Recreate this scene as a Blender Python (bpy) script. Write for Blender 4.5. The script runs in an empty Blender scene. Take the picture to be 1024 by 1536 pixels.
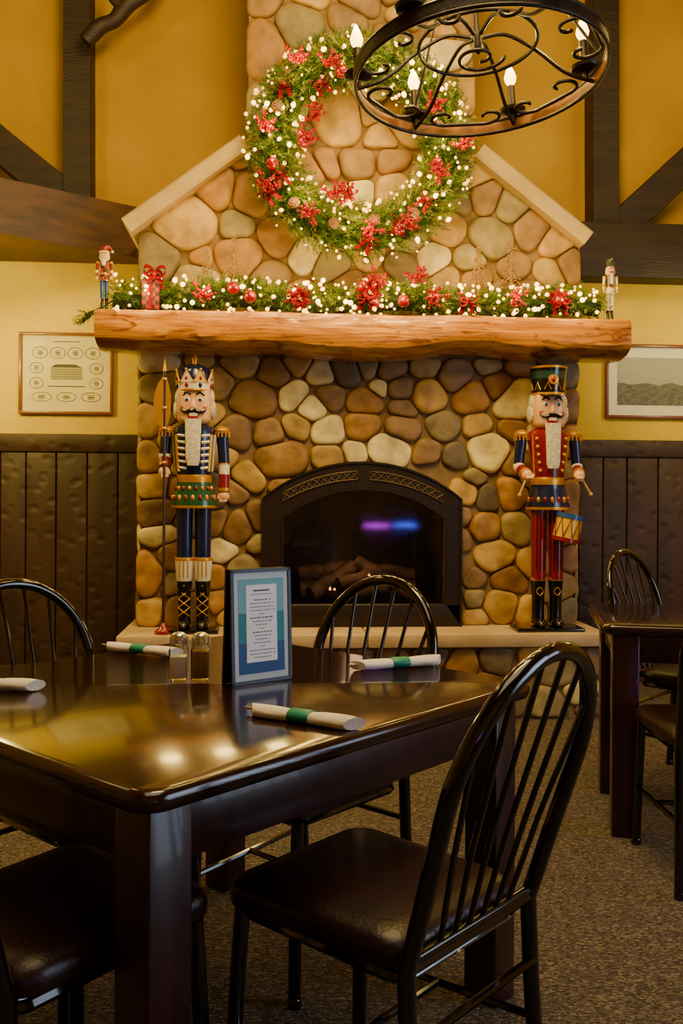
import bpy, bmesh, math, random
import numpy as np
from mathutils import Vector, Matrix, Euler, noise
random.seed(11); np.random.seed(11)
R = math.radians
# ------------------------------------------------------------------ camera calibration
FPX = 1400.0; PSI = R(4.5); ROLL = R(0.35); CH = 1.2; HY = 739.0
Fw = Vector((math.sin(PSI), math.cos(PSI), 0)); R0 = Vector((math.cos(PSI), -math.sin(PSI), 0)); U0 = Vector((0, 0, 1))
CR = R0*math.cos(ROLL)+U0*math.sin(ROLL); CU = U0*math.cos(ROLL)-R0*math.sin(ROLL)
def ray(px, py): return Fw+CR*((px-512)/FPX)+CU*((HY-py)/FPX)
def atY(px, py, Y):
    r = ray(px, py); t = Y/r.y
    return Vector((r.x*t, Y, CH+r.z*t))
def cw(x, d, z=0.0):
    return Vector((x*R0.x+d*Fw.x, x*R0.y+d*Fw.y, z))
def cang(x, d):
    v = cw(x, d); return math.atan2(v.y, v.x)
def H(h):
    c = [int(h[i:i+2], 16)/255 for i in (0, 2, 4)]
    return tuple((x/12.92 if x <= .04045 else ((x+.055)/1.055)**2.4) for x in c)
# ------------------------------------------------------------------ materials
def mk(name, col, rough=.5, metal=0, col2=None, vs=6, stretch=(1, 1, 1), bump=0, bs=60, bstretch=None,
       coat=0, emit=None, es=0, trans=0, detail=4, spec=None, ramp=(.35, .65), noemit=True, dist=0, sheen=0):
    m = bpy.data.materials.new(name); m.use_nodes = True
    nt = m.node_tree; N = nt.nodes; L = nt.links; b = N['Principled BSDF']
    c = tuple(col)+(1,) if len(col) == 3 else col
    b.inputs['Base Color'].default_value = c; b.inputs['Roughness'].default_value = rough
    b.inputs['Metallic'].default_value = metal; b.inputs['Coat Weight'].default_value = coat
    b.inputs['Coat Roughness'].default_value = .08
    if spec is not None: b.inputs['Specular IOR Level'].default_value = spec
    b.inputs['Transmission Weight'].default_value = trans
    if sheen: b.inputs['Sheen Weight'].default_value = sheen
    tc = N.new('ShaderNodeTexCoord')
    if col2 is not None:
        mp = N.new('ShaderNodeMapping'); mp.inputs['Scale'].default_value = stretch
        nz = N.new('ShaderNodeTexNoise'); nz.inputs['Scale'].default_value = vs; nz.inputs['Detail'].default_value = detail
        nz.inputs['Distortion'].default_value = dist
        rp = N.new('ShaderNodeValToRGB'); rp.color_ramp.elements[0].position = ramp[0]; rp.color_ramp.elements[1].position = ramp[1]
        rp.color_ramp.elements[0].color = c; rp.color_ramp.elements[1].color = tuple(col2)+(1,)
        L.new(tc.outputs['Object'], mp.inputs[0]); L.new(mp.outputs[0], nz.inputs[0]); L.new(nz.outputs[0], rp.inputs[0]); L.new(rp.outputs[0], b.inputs['Base Color'])
    if bump:
        mp = N.new('ShaderNodeMapping'); mp.inputs['Scale'].default_value = bstretch or stretch
        nz = N.new('ShaderNodeTexNoise'); nz.inputs['Scale'].default_value = bs; nz.inputs['Detail'].default_value = 5
        bp = N.new('ShaderNodeBump'); bp.inputs['Strength'].default_value = bump; bp.inputs['Distance'].default_value = .01
        L.new(tc.outputs['Object'], mp.inputs[0]); L.new(mp.outputs[0], nz.inputs[0]); L.new(nz.outputs[0], bp.inputs['Height']); L.new(bp.outputs[0], b.inputs['Normal'])
    if emit is not None:
        b.inputs['Emission Color'].default_value = tuple(emit)+(1,); b.inputs['Emission Strength'].default_value = es
        if noemit:
            try: m.cycles.emission_sampling = 'NONE'
            except Exception: pass
    return m
# ------------------------------------------------------------------ mesh builder
def catmull(P, n=8, closed=False):
    P = [Vector(p) for p in P]; out = []; k = len(P)
    rng = range(k) if closed else range(k-1)
    for i in rng:
        if closed: p0, p1, p2, p3 = P[(i-1) % k], P[i], P[(i+1) % k], P[(i+2) % k]
        else: p0, p1, p2, p3 = P[max(i-1, 0)], P[i], P[i+1], P[min(i+2, k-1)]
        for j in range(n):
            t = j/n
            out.append(.5*((2*p1)+(p2-p0)*t+(2*p0-5*p1+4*p2-p3)*t*t+(3*p1-p0-3*p2+p3)*t**3))
    if not closed: out.append(P[-1].copy())
    return out
class MB:
    def __init__(s): s.v = []; s.f = []; s.m = []
    def add(s, V, F, mat=0, M=None):
        o = len(s.v)
        for p in V:
            p = Vector(p); s.v.append(M @ p if M else p)
        for i, f in enumerate(F):
            s.f.append([o+k for k in f]); s.m.append(mat[i] if isinstance(mat, list) else mat)
    def box(s, c, d, mat=0, M=None, bev=0.0):
        x, y, z = d[0]/2, d[1]/2, d[2]/2; T = Matrix.Translation(c)
        if M: T = M @ T
        if bev <= 0:
            V = [(-x, -y, -z), (x, -y, -z), (x, y, -z), (-x, y, -z), (-x, -y, z), (x, -y, z), (x, y, z), (-x, y, z)]
            s.add(V, [(0, 3, 2, 1), (4, 5, 6, 7), (0, 1, 5, 4), (1, 2, 6, 5), (2, 3, 7, 6), (3, 0, 4, 7)], mat, T)
        else:
            b = min(bev, x*.99, y*.99, z*.99); lay = []
            for (zz, ins) in ((-z, b), (-z+b*.3, b*.3), (-z+b, 0), (z-b, 0), (z-b*.3, b*.3), (z, b)):
                lay.append(rrect(x-ins, y-ins, max(b-ins*.5, b*.4), 4, zz))
            s.loft(lay, mat, T)
    def loft(s, rings, mat=0, M=None, caps=True, closed=False):
        n = len(rings[0]); V = [p for r in rings for p in r]; F = []; mm = []
        nr = len(rings)
        for i in range(nr if closed else nr-1):
            j = (i+1) % nr
            for k in range(n):
                F.append((i*n+k, i*n+(k+1) % n, j*n+(k+1) % n, j*n+k)); mm.append(mat[i] if isinstance(mat, list) else mat)
        if caps and not closed:
            F.append(tuple(reversed(range(n)))); mm.append(mat[0] if isinstance(mat, list) else mat)
            F.append(tuple(range((nr-1)*n, nr*n))); mm.append(mat[-1] if isinstance(mat, list) else mat)
        s.add(V, F, mm, M)
    def lathe(s, prof, seg=20, M=None, sx=1, sy=1, mat=0):
        rings = []; mm = []
        for p in prof:
            r, z = max(p[0], 1e-5), p[1]
            rings.append([(r*sx*math.cos(2*math.pi*k/seg), r*sy*math.sin(2*math.pi*k/seg), z) for k in range(seg)])
            mm.append(p[2] if len(p) > 2 else mat)
        s.loft(rings, mm, M)
    def sph(s, c, r, mat=0, seg=14, rg=8, M=None):
        if not hasattr(r, '__len__'): r = (r, r, r)
        T = Matrix.Translation(c) @ Matrix.Diagonal((r[0], r[1], r[2], 1))
        if M: T = M @ T
        s.lathe([(math.cos(-math.pi/2+math.pi*i/rg), math.sin(-math.pi/2+math.pi*i/rg)) for i in range(rg+1)], seg, T, mat=mat)
    def tube(s, P, r, seg=8, mat=0, closed=False, M=None):
        P = [Vector(p) for p in P]; n = len(P); rings = []
        T0 = None; nv = None
        for i in range(n):
            if closed: t = P[(i+1) % n]-P[i-1]
            else: t = P[min(i+1, n-1)]-P[max(i-1, 0)]
            if t.length < 1e-9: t = T0 or Vector((0, 0, 1))
            t.normalize()
            if nv is None:
                nv = t.cross(Vector((0, 0, 1)))
                if nv.length < .1: nv = t.cross(Vector((1, 0, 0)))
                nv.normalize()
            else:
                nv = nv-t*nv.dot(t); nv.normalize()
            T0 = t; bn = t.cross(nv); rr = r[i] if hasattr(r, '__len__') else r
            rings.append([P[i]+(nv*math.cos(2*math.pi*k/seg)+bn*math.sin(2*math.pi*k/seg))*rr for k in range(seg)])
        s.loft(rings, mat, M, closed=closed)
    def prism(s, poly, axis_vec, mat=0, M=None):
        n = len(poly); a = Vector(axis_vec); V = [Vector(p) for p in poly]+[Vector(p)+a for p in poly]
        F = [tuple(range(n)), tuple(reversed(range(n, 2*n)))]+[(i, i+n, (i+1) % n+n, (i+1) % n) for i in range(n)]
        s.add(V, F, mat, M)
    def ribbon(s, P, W, mat=0, M=None):
        V = []
        for i, p in enumerate(P):
            w = W[i] if isinstance(W, list) else W
            V += [Vector(p)-Vector(w), Vector(p)+Vector(w)]
        s.add(V, [(2*i, 2*i+1, 2*i+3, 2*i+2) for i in range(len(P)-1)], mat, M)
    def mesh(s, name, mats, smooth=True, sharp=40):
        me = bpy.data.meshes.new(name); me.from_pydata([tuple(p) for p in s.v], [], s.f)
        for m in (mats if isinstance(mats, (list, tuple)) else [mats]): me.materials.append(m)
        me.polygons.foreach_set('material_index', s.m)
        bm = bmesh.new(); bm.from_mesh(me); bmesh.ops.recalc_face_normals(bm, faces=bm.faces); bm.to_mesh(me); bm.free()
        if smooth:
            me.polygons.foreach_set('use_smooth', [True]*len(me.polygons))
            try: me.set_sharp_from_angle(angle=R(sharp))
            except Exception: pass
        me.update(); return me
    def obj(s, name, mats, parent=None, loc=(0, 0, 0), rot=(0, 0, 0), smooth=True, sharp=40, scale=(1, 1, 1), **kw):
        return link(name, s.mesh(name, mats, smooth, sharp), parent, loc, rot, scale, **kw)
def link(name, data, parent=None, loc=(0, 0, 0), rot=(0, 0, 0), scale=(1, 1, 1), **kw):
    o = bpy.data.objects.new(name, data); bpy.context.scene.collection.objects.link(o)
    o.location = loc; o.rotation_euler = rot; o.scale = scale
    if parent: o.parent = parent
    for k, v in kw.items(): o[k] = v
    return o
def thing(name, label, category, loc=(0, 0, 0), rotz=0, **kw):
    o = link(name, None, None, loc, (0, 0, rotz)); o.empty_display_size = .1
    o['label'] = label; o['category'] = category
    for k, v in kw.items(): o[k] = v
    return o
def copytree(root, loc, rotz, label=None, **kw):
    kids = [c for c in bpy.data.objects if c.parent == root]
    n = root.copy(); bpy.context.scene.collection.objects.link(n); n.location = loc; n.rotation_euler = (0, 0, rotz)
    if label: n['label'] = label
    for k, v in kw.items(): n[k] = v
    for c in kids:
        k = c.copy(); k.parent = n; bpy.context.scene.collection.objects.link(k)
    return n
def rrect(x, y, r, n=4, z=0):
    r = min(r, x*.999, y*.999); out = []
    for cx, cy, a0 in ((x-r, y-r, 0), (-x+r, y-r, 90), (-x+r, -y+r, 180), (x-r, -y+r, 270)):
        for i in range(n+1):
            a = R(a0+90*i/n); out.append((cx+r*math.cos(a), cy+r*math.sin(a), z))
    return out
def Rz(a): return Matrix.Rotation(a, 4, 'Z')
def Tr(*a): return Matrix.Translation(a if len(a) == 3 else a[0])

# ------------------------------------------------------------------ material library
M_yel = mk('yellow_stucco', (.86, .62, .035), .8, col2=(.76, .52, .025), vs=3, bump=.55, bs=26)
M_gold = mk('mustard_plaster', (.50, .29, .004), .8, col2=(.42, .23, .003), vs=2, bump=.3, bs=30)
M_beam = mk('dark_timber', H('22150d'), .55, col2=H('322011'), vs=5, stretch=(1, 1, 6), bump=.5, bs=14)
M_iron = mk('wrought_iron', H('1c140e'), .45, .3, col2=H('30210f'), vs=20, bump=.2, bs=60)
M_black = mk('gloss_black_tube', H('030405'), .10, .0, coat=.5, spec=.6)
M_vinyl = mk('maroon_vinyl', H('2a0e0d'), .36, col2=H('1c0a0a'), vs=8, bump=.12, bs=120)
M_table = mk('espresso_wood', H('1c0b0b'), .16, col2=H('301610'), vs=4, stretch=(1.2, 14, 8), coat=.4, detail=6)
M_tleg = mk('mahogany_leg', H('340b12'), .3, col2=H('1e0609'), vs=5, stretch=(8, 8, 1), coat=.25)
M_mort = mk('mortar', H('92744a'), .9, col2=H('7c6038'), vs=12, bump=.4, bs=80)
M_slab = mk('sandstone_slab', H('ccb088'), .7, col2=H('ba9c72'), vs=6, bump=.3, bs=50)
M_cap = mk('cast_stone_cap', H('c8ac74'), .75, col2=H('b49860'), vs=5, bump=.2, bs=60)
M_gloss = {}
def P(hexc, rough=.25, coat=.5, metal=0):
    k = (hexc, rough, metal)
    if k not in M_gloss: M_gloss[k] = mk('paint_'+hexc, H(hexc), rough, metal, coat=coat)
    return M_gloss[k]
M_gilt = mk('gold_paint', H('e0a020'), .3, .6)

# ------------------------------------------------------------------ room shell
YW = 5.85
def structure(o): o['kind'] = 'structure'; return o
XL, XR, YB, ZC = -4.0, 4.6, -3.0, 5.0
def carpet():
    m = bpy.data.materials.new('carpet'); m.use_nodes = True; nt = m.node_tree; N = nt.nodes; L = nt.links; b = N['Principled BSDF']
    tc = N.new('ShaderNodeTexCoord'); v = N.new('ShaderNodeTexVoronoi'); v.inputs['Scale'].default_value = 120
    mp = N.new('ShaderNodeMapping'); mp.inputs['Scale'].default_value = (1, 1.8, 1); mp.inputs['Rotation'].default_value = (0, 0, .5)
    L.new(tc.outputs['Object'], mp.inputs[0]); L.new(mp.outputs[0], v.inputs[0])
    sp = N.new('ShaderNodeSeparateColor'); L.new(v.outputs['Color'], sp.inputs[0])
    rp = N.new('ShaderNodeValToRGB'); e = rp.color_ramp.elements
    e[0].position = 0; e[0].color = H('30271f')+(1,); e[1].position = 1; e[1].color = H('8c7c66')+(1,)
    k = e.new(.4); k.color = H('50443a')+(1,); k = e.new(.75); k.color = H('675948')+(1,)
    L.new(sp.outputs[0], rp.inputs[0]); L.new(rp.outputs[0], b.inputs['Base Color']); b.inputs['Roughness'].default_value = .95
    bp = N.new('ShaderNodeBump'); bp.inputs['Strength'].default_value = .9; bp.inputs['Distance'].default_value = .005
    L.new(v.outputs['Distance'], bp.inputs['Height']); bp.invert = True; L.new(bp.outputs[0], b.inputs['Normal'])
    return m
M_floor = carpet()
mb = MB(); mb.box(((XL+XR)/2, (YB+YW)/2, -.05), (XR-XL, YW-YB, .1)); structure(mb.obj('floor', M_floor, smooth=False))
M_ceil = mk('ceiling_paint', H('8d6c32'), .9)
mb = MB(); mb.box(((XL+XR)/2, (YB+YW)/2, ZC+.05), (XR-XL, YW-YB, .1)); structure(mb.obj('ceiling', M_ceil, smooth=False))
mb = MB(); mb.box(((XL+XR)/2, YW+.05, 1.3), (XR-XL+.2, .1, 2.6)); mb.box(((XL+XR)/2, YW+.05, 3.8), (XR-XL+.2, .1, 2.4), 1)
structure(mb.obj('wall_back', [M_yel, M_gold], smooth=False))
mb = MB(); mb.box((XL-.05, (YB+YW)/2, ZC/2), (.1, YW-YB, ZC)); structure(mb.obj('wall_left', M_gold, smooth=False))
WY0, WY1, WZ0, WZ1 = -1.2, 2.2, .9, 2.5
mb = MB()
mb.box((XR+.05, (YB+WY0)/2, ZC/2), (.1, WY0-YB, ZC)); mb.box((XR+.05, (WY1+YW)/2, ZC/2), (.1, YW-WY1, ZC))
mb.box((XR+.05, (WY0+WY1)/2, WZ0/2), (.1, WY1-WY0, WZ0)); mb.box((XR+.05, (WY0+WY1)/2, (WZ1+ZC)/2), (.1, WY1-WY0, ZC-WZ1))
structure(mb.obj('wall_right', M_gold, smooth=False))
M_frame = mk('window_frame_wood', H('3a2415'), .5)
M_sky = mk('daylight_pane', (0.8, .9, 1), .5, emit=(.58, .74, 1.0), es=3.5, noemit=False)
mb = MB()
for y in (WY0+.03, (WY0*2+WY1)/3, (WY0+2*WY1)/3, WY1-.03): mb.box((XR+.02, y, (WZ0+WZ1)/2), (.08, .06, WZ1-WZ0))
for z in (WZ0+.03, WZ1-.03): mb.box((XR+.02, (WY0+WY1)/2, z), (.08, WY1-WY0, .06))
mb.box((XR+.07, (WY0+WY1)/2, (WZ0+WZ1)/2), (.01, WY1-WY0, WZ1-WZ0), 1)
structure(mb.obj('window_1', [M_frame, M_sky], smooth=False))
mb = MB(); mb.box(((XL+XR)/2, YB-.05, ZC/2), (XR-XL+.2, .1, ZC)); structure(mb.obj('wall_front', M_gold, smooth=False))

def wains_mat():
    m = mk('hammered_wainscot', H('4c3425'), .55, col2=H('3a271c'), vs=3, stretch=(3, 1, .6))
    nt = m.node_tree; N = nt.nodes; L = nt.links; b = N['Principled BSDF']
    tc = N.new('ShaderNodeTexCoord'); mp = N.new('ShaderNodeMapping'); mp.inputs['Scale'].default_value = (.8, .3, 1.0)
    v = N.new('ShaderNodeTexVoronoi'); v.inputs['Scale'].default_value = 14; v.feature = 'SMOOTH_F1'
    rp = N.new('ShaderNodeValToRGB'); rp.color_ramp.elements[0].position = .06; rp.color_ramp.elements[1].position = .38
    nz = N.new('ShaderNodeTexNoise'); nz.inputs['Scale'].default_value = 30
    ad = N.new('ShaderNodeMath'); ad.operation = 'MULTIPLY_ADD'; ad.inputs[1].default_value = .2
    bp = N.new('ShaderNodeBump'); bp.inputs['Strength'].default_value = .5; bp.inputs['Distance'].default_value = .012
    L.new(tc.outputs['Object'], mp.inputs[0]); L.new(mp.outputs[0], v.inputs[0]); L.new(v.outputs['Distance'], rp.inputs[0])
    L.new(tc.outputs['Object'], nz.inputs[0]); L.new(nz.outputs[0], ad.inputs[0]); L.new(rp.outputs[0], ad.inputs[2])
    L.new(ad.outputs[0], bp.inputs['Height']); L.new(bp.outputs[0], b.inputs['Normal'])
    return m
M_wain = wains_mat()
zt = atY(940, 660, YW-.03).z
mb = MB(); x = XL
while x < XR:
    w = random.uniform(.15, .22); w = min(w, XR-x)
    mb.box((x+w/2, YW-.0125, (zt-.1)/2+.0), (w-.008, .025+random.uniform(0, .006), zt-.1), bev=.004); x += w
mb.box(((XL+XR)/2, YW-.003, zt/2), (XR-XL, .006, zt-.02))
structure(mb.obj('trim_1', M_wain))
mb = MB(); mb.box(((XL+XR)/2, YW-.02, zt-.055), (XR-XL, .04, .11), bev=.008)
structure(mb.obj('trim_2', M_wain))
mb = MB(); mb.box(((XL+XR)/2, YW-.025, .07), (XR-XL, .05, .14), bev=.006); structure(mb.obj('baseboard_back', M_wain))

def beam(name, p1, p2, w, Y, depth, no):
    a = atY(*p1, Y); b = atY(*p2, Y); d = (b-a); L = d.length; d.normalize(); n = Vector((-d.z, 0, d.x))
    rings = []
    for i in range(13):
        t = i/12; c = a+d*L*t; ww = w/2*(1+.05*noise.noise(Vector((t*5, no, 0))))
        rings.append([c-n*ww+Vector((0, 0.01, 0)), c-n*ww*.95+Vector((0, 0, 0)), c+n*ww*.95, c+n*ww+Vector((0, .01, 0)), c+n*ww+Vector((0, depth, 0)), c-n*ww+Vector((0, depth, 0))])
    mb = MB(); mb.loft(rings); return structure(mb.obj('trim_%d' % no, M_beam))
beam('post', (115, -140), (115, 320), .165, 5.70, .15, 3)
beam('post', (909, -140), (909, 345), .175, 5.70, .15, 4)
beam('brace', (-120, 120), (125, 318), .20, 5.72, .13, 5)
beam('brace', (925, 345), (1120, 165), .20, 5.72, .13, 6)
mb = MB(); zb = atY(200, 386, 5.68).z; zt2 = atY(200, 310, 5.68).z
mb.prism([(-.55, 5.68, zb), (-.8, 5.68, zb), (XL, 3.48, zb), (XL, 5.85, zb), (-.55, 5.85, zb)], (0, 0, zt2-zb)); structure(mb.obj('trim_7', mk('beam_warm', H('38230f'), .5, col2=H('553416'), vs=4, stretch=(1, 1, 5), bump=.4, bs=14), smooth=False))
mb = MB(); za = atY(900, 332, 5.66).z; zb2 = atY(900, 415, 5.66).z
mb.box((2.9, 5.755, (za+zb2)/2), (3.4, .19, za-zb2), bev=.012); structure(mb.obj('trim_8', M_beam))
mb = MB(); pp = [atY(*p, 5.6) for p in ((128, 62), (150, 40), (172, 30), (190, 8), (215, -6), (240, -30), (270, -80))]
pp = catmull(pp, 5); mb.tube(pp, [.045*(1+.35*noise.noise(p*9)) for p in pp], 10)
q = [atY(*p, 5.58) for p in ((186, 14), (168, -4), (160, -30))]; mb.tube(catmull(q, 5), .028, 8)
o = mb.obj('branch_brace', M_beam); o['label'] = 'gnarled dark tree branch bracing the timber post'; o['category'] = 'branch'

# ------------------------------------------------------------------ stone fireplace
YF = 5.19
def clip(poly, nx, ny, c):
    out = []; n = len(poly)
    for i in range(n):
        p, q = poly[i], poly[(i+1) % n]; dp = nx*p[0]+ny*p[1]-c; dq = nx*q[0]+ny*q[1]-c
        if dp <= 0: out.append(p)
        if dp*dq < 0:
            t = dp/(dp-dq); out.append((p[0]+(q[0]-p[0])*t, p[1]+(q[1]-p[1])*t))
    return out
def area_c(poly):
    a = cx = cy = 0
    for i in range(len(poly)):
        p, q = poly[i], poly[(i+1) % len(poly)]; k = p[0]*q[1]-q[0]*p[1]; a += k; cx += (p[0]+q[0])*k; cy += (p[1]+q[1])*k
    return (abs(a)/2, (cx/(3*a), cy/(3*a))) if abs(a) > 1e-9 else (0, poly[0] if poly else (0, 0))
def area_sign(p): return sum(p[i][0]*p[(i+1) % len(p)][1]-p[(i+1) % len(p)][0]*p[i][1] for i in range(len(p)))
def cells(poly, cell, seed, relax=1, gap=.003, grow=.012, asp=1.22):
    # asp stretches cells horizontally so that most cobbles lie flat
    poly = [(p[0]/asp, p[1]) for p in poly]
    rnd = random.Random(seed); A, c = area_c(poly); n = max(1, int(A*asp/cell))
    xs = [p[0] for p in poly]; ys = [p[1] for p in poly]; pts = []
    if area_sign(poly) < 0: poly = poly[::-1]
    def inside(x, y):
        for i in range(len(poly)):
            p, q = poly[i], poly[(i+1) % len(poly)]
            if (q[0]-p[0])*(y-p[1])-(q[1]-p[1])*(x-p[0]) < 0: return False
        return True
    while len(pts) < n:
        best = None
        for _ in range(5):
            x, y = rnd.uniform(min(xs), max(xs)), rnd.uniform(min(ys), max(ys))
            if not inside(x, y): continue
            d = min([(x-a)**2+(y-b)**2 for a, b in pts] or [9])
            if best is None or d > best[0]: best = (d, x, y)
        if best: pts.append(best[1:])
    wt = [rnd.choice((.6, .8, 1.0, 1.0, 1.2, 1.5)) for _ in pts]
    def cell_of(i, g, P, w):
        x, y = pts[i]; nb = sorted(range(len(pts)), key=lambda j: (pts[j][0]-x)**2+(pts[j][1]-y)**2)[1:20]; c = P
        for j in nb:
            dx, dy = pts[j][0]-x, pts[j][1]-y; L = math.hypot(dx, dy)+1e-9; dx /= L; dy /= L
            f = wt[i]/(wt[i]+wt[j]) if w else .5
            c = clip(c, dx, dy, dx*x+dy*y+L*f-g)
            if len(c) < 3: return []
        return c
    for _ in range(relax):
        new = []
        for i in range(len(pts)):
            c = cell_of(i, 0, poly, False)
            if len(c) < 3: new.append(pts[i]); continue
            _, ce = area_c(c); new.append((pts[i][0]*.3+ce[0]*.7, pts[i][1]*.3+ce[1]*.7))
        pts = new
    cx = sum(xs)/len(xs)
    big = [(p[0]+(grow if p[0] > cx else -grow), p[1]) for p in poly]
    return [[(p[0]*asp, p[1]) for p in cell_of(i, gap, big, True)] for i in range(len(pts))]
PAL = [(H('bf9c52'), 6), (H('b0813c'), 4), (H('927246'), 6), (H('98895e'), 4), (H('eada9c'), 4), (H('b09e6a'), 3), (H('9a733a'), 4), (H('cda752'), 5), (H('7c6c4c'), 3)]
PALW = [c for c, w in PAL for _ in range(w)]
SV = []; SF = []; SC = []
def radial(poly, c, n=44):
    out = []
    for k in range(n):
        a = 2*math.pi*k/n; dx, dy = math.cos(a), math.sin(a); best = None
        for i in range(len(poly)):
            p, q = poly[i], poly[(i+1) % len(poly)]; ex, ey = q[0]-p[0], q[1]-p[1]; den = dx*ey-dy*ex
            if abs(den) < 1e-12: continue
            t = ((p[0]-c[0])*ey-(p[1]-c[1])*ex)/den; u = ((p[0]-c[0])*dy-(p[1]-c[1])*dx)/den
            if t > 0 and -1e-6 <= u <= 1+1e-6 and (best is None or t < best): best = t
        out.append(best or .02)
    return out
def stone(poly, mapf, rnd, pushf=None):
    if len(poly) < 3: return
    A, c = area_c(poly)
    if A < .002: return
    n = 44; r0 = radial(poly, c, n); K = [math.exp(-(j/1.9)**2/2) for j in range(-8, 9)]; S = sum(K)
    rs = [sum(r0[(i+j) % n]*K[j+8] for j in range(-8, 9))/S for i in range(n)]
    rr = [min(rs[i], r0[i]*1.02) for i in range(n)]
    rr = [(rr[i-1]+rr[i]*2+rr[(i+1) % n])/4 for i in range(n)]
    pl = [(c[0]+rr[k]*math.cos(2*math.pi*k/n), c[1]+rr[k]*math.sin(2*math.pi*k/n)) for k in range(n)]
    if pushf: pl = [pushf(*p) for p in pl]
    h = rnd.uniform(.026, .044); tx, ty = rnd.uniform(-.09, .09), rnd.uniform(-.09, .09); base = len(SV)
    col = rnd.choice(PALW); v = rnd.uniform(.82, 1.12); col = tuple(min(1, k*v) for k in col); sd = rnd.uniform(0, 99)
    prof = [(.985, -.25), (1.0, .10), (.985, .42), (.94, .74), (.86, .91), (.68, .99), (.35, 1.02)]
    for s_, hh in prof:
        for p in pl:
            x = c[0]+(p[0]-c[0])*s_; y = c[1]+(p[1]-c[1])*s_
            d = hh*h+(tx*(x-c[0])+ty*(y-c[1]))*(hh > 0)*1.0+.010*noise.noise(Vector((x*13+sd, y*13, 0)))
            SV.append(mapf(x, y, d)); SC.append(col)
    SV.append(mapf(c[0], c[1], h*1.04)); SC.append(col)
    for r_ in range(len(prof)-1):
        for k in range(n): SF.append((base+r_*n+k, base+r_*n+(k+1) % n, base+(r_+1)*n+(k+1) % n, base+(r_+1)*n+k))
    k0 = base+(len(prof)-1)*n; t = base+len(prof)*n
    for k in range(n): SF.append((k0+k, k0+(k+1) % n, t))
fx0 = atY(210, 700, YF).x; fx1 = atY(863, 700, YF).x
ZH = .46
zm0 = atY(540, 530, YF).z-.02; zm1 = 2.16
gl = atY(207, 338, YF); gr = atY(866, 362, YF); zs = (gl.z+gr.z)/2
cl = atY(372, 225, YF); cr = atY(708, 225, YF); zg = (cl.z+cr.z)/2
YI = YF-.075
iL = atY(392, 800, YI).x; iR = atY(693, 800, YI).x; iB = ZH; iS = atY(540, 748, YI).z; iA = atY(540, 692, YI).z
def archz(x, L, Rr, S, A, ):
    w = (Rr-L)/2; h = A-S; rad = (w*w+h*h)/(2*h); cx = (L+Rr)/2; dx = x-cx
    return A-rad+math.sqrt(max(rad*rad-dx*dx, 0))
def push(x, z):
    m = .035
    if iL+m < x < iR-m and z < archz(x, iL+m, iR-m, iS, iA-m):
        cands = [(x-iL-m, 'l'), (iR-m-x, 'r'), (archz(x, iL+m, iR-m, iS, iA-m)-z, 't')]
        k = min(cands)[1]
        if k == 'l': return (iL+m, z)
        if k == 'r': return (iR-m, z)
        return (x, archz(x, iL+m, iR-m, iS, iA-m))
    return (x, z)
ms = mk('river_stone', (.5, .4, .3), .55, bump=.55, bs=18); nt = ms.node_tree; N = nt.nodes; L = nt.links
at = N.new('ShaderNodeAttribute'); at.attribute_name = 'Col'; tc = N.new('ShaderNodeTexCoord')
nz = N.new('ShaderNodeTexNoise'); nz.inputs['Scale'].default_value = 9; nz.inputs['Detail'].default_value = 8
rp = N.new('ShaderNodeValToRGB'); rp.color_ramp.elements[0].color = (.56, .50, .42, 1); rp.color_ramp.elements[1].color = (1.2, 1.15, 1.02, 1); rp.color_ramp.elements[0].position = .3; rp.color_ramp.elements[1].position = .7
mx = N.new('ShaderNodeMix'); mx.data_type = 'RGBA'; mx.blend_type = 'MULTIPLY'; mx.inputs[0].default_value = 1
L.new(tc.outputs['Object'], nz.inputs[0]); L.new(nz.outputs[0], rp.inputs[0]); L.new(at.outputs[0], mx.inputs[6]); L.new(rp.outputs[0], mx.inputs[7]); L.new(mx.outputs[2], N['Principled BSDF'].inputs['Base Color'])
def stones_obj(name, parent):
    FO = parent.location
    me = bpy.data.meshes.new(name); me.from_pydata([(p[0]-FO.x, p[1]-FO.y, p[2]-FO.z) for p in SV], [], SF)
    ca = me.color_attributes.new('Col', 'FLOAT_COLOR', 'POINT')
    ca.data.foreach_set('color', [k for c in SC for k in (c[0], c[1], c[2], 1.0)])
    bm = bmesh.new(); bm.from_mesh(me); bmesh.ops.recalc_face_normals(bm, faces=bm.faces); bm.to_mesh(me); bm.free()
    me.polygons.foreach_set('use_smooth', [True]*len(SF)); me.materials.append(ms)
    SV.clear(); SF.clear(); SC.clear(); return link(name, me, parent)
rnd = random.Random(5)
front = lambda x, z, d: (x, YF-d, z)
fire = thing('stone_fireplace', 'river rock fireplace with gabled chimney', 'fireplace', ((fx0+fx1)/2, YF, ZH))
FO = Vector(fire.location)
for c in cells([(fx0, ZH), (fx1, ZH), (fx1, zm0), (fx0, zm0)], .027, 3):
    if len(c) < 3: continue
    _, ce = area_c(c)
    if iL+.04 < ce[0] < iR-.04 and ce[1] < archz(ce[0], iL+.04, iR-.04, iS, iA-.04): continue
    stone(c, front, rnd, push)
for (X, sg, sd) in ((fx0, -1, 10), (fx1, 1, 12)):
    for c in cells([(YF, ZH), (YW-.06, ZH), (YW-.06, zm0), (YF, zm0)], .03, sd, asp=1): stone(c, lambda y, z, d: (X+sg*d*.5, y, z), rnd)
stones_obj('surround_stones', fire)
for c in cells([(fx0, zm1), (fx1, zm1), (fx1, zs), (cr.x, zg), (cl.x, zg), (fx0, zs)], .034, 8, asp=1.05): stone(c, front, rnd)
for c in cells([(cl.x, zg+.01), (cr.x, zg+.01), (cr.x, ZC-.02), (cl.x, ZC-.02)], .038, 9, asp=1.0): stone(c, front, rnd)
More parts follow.
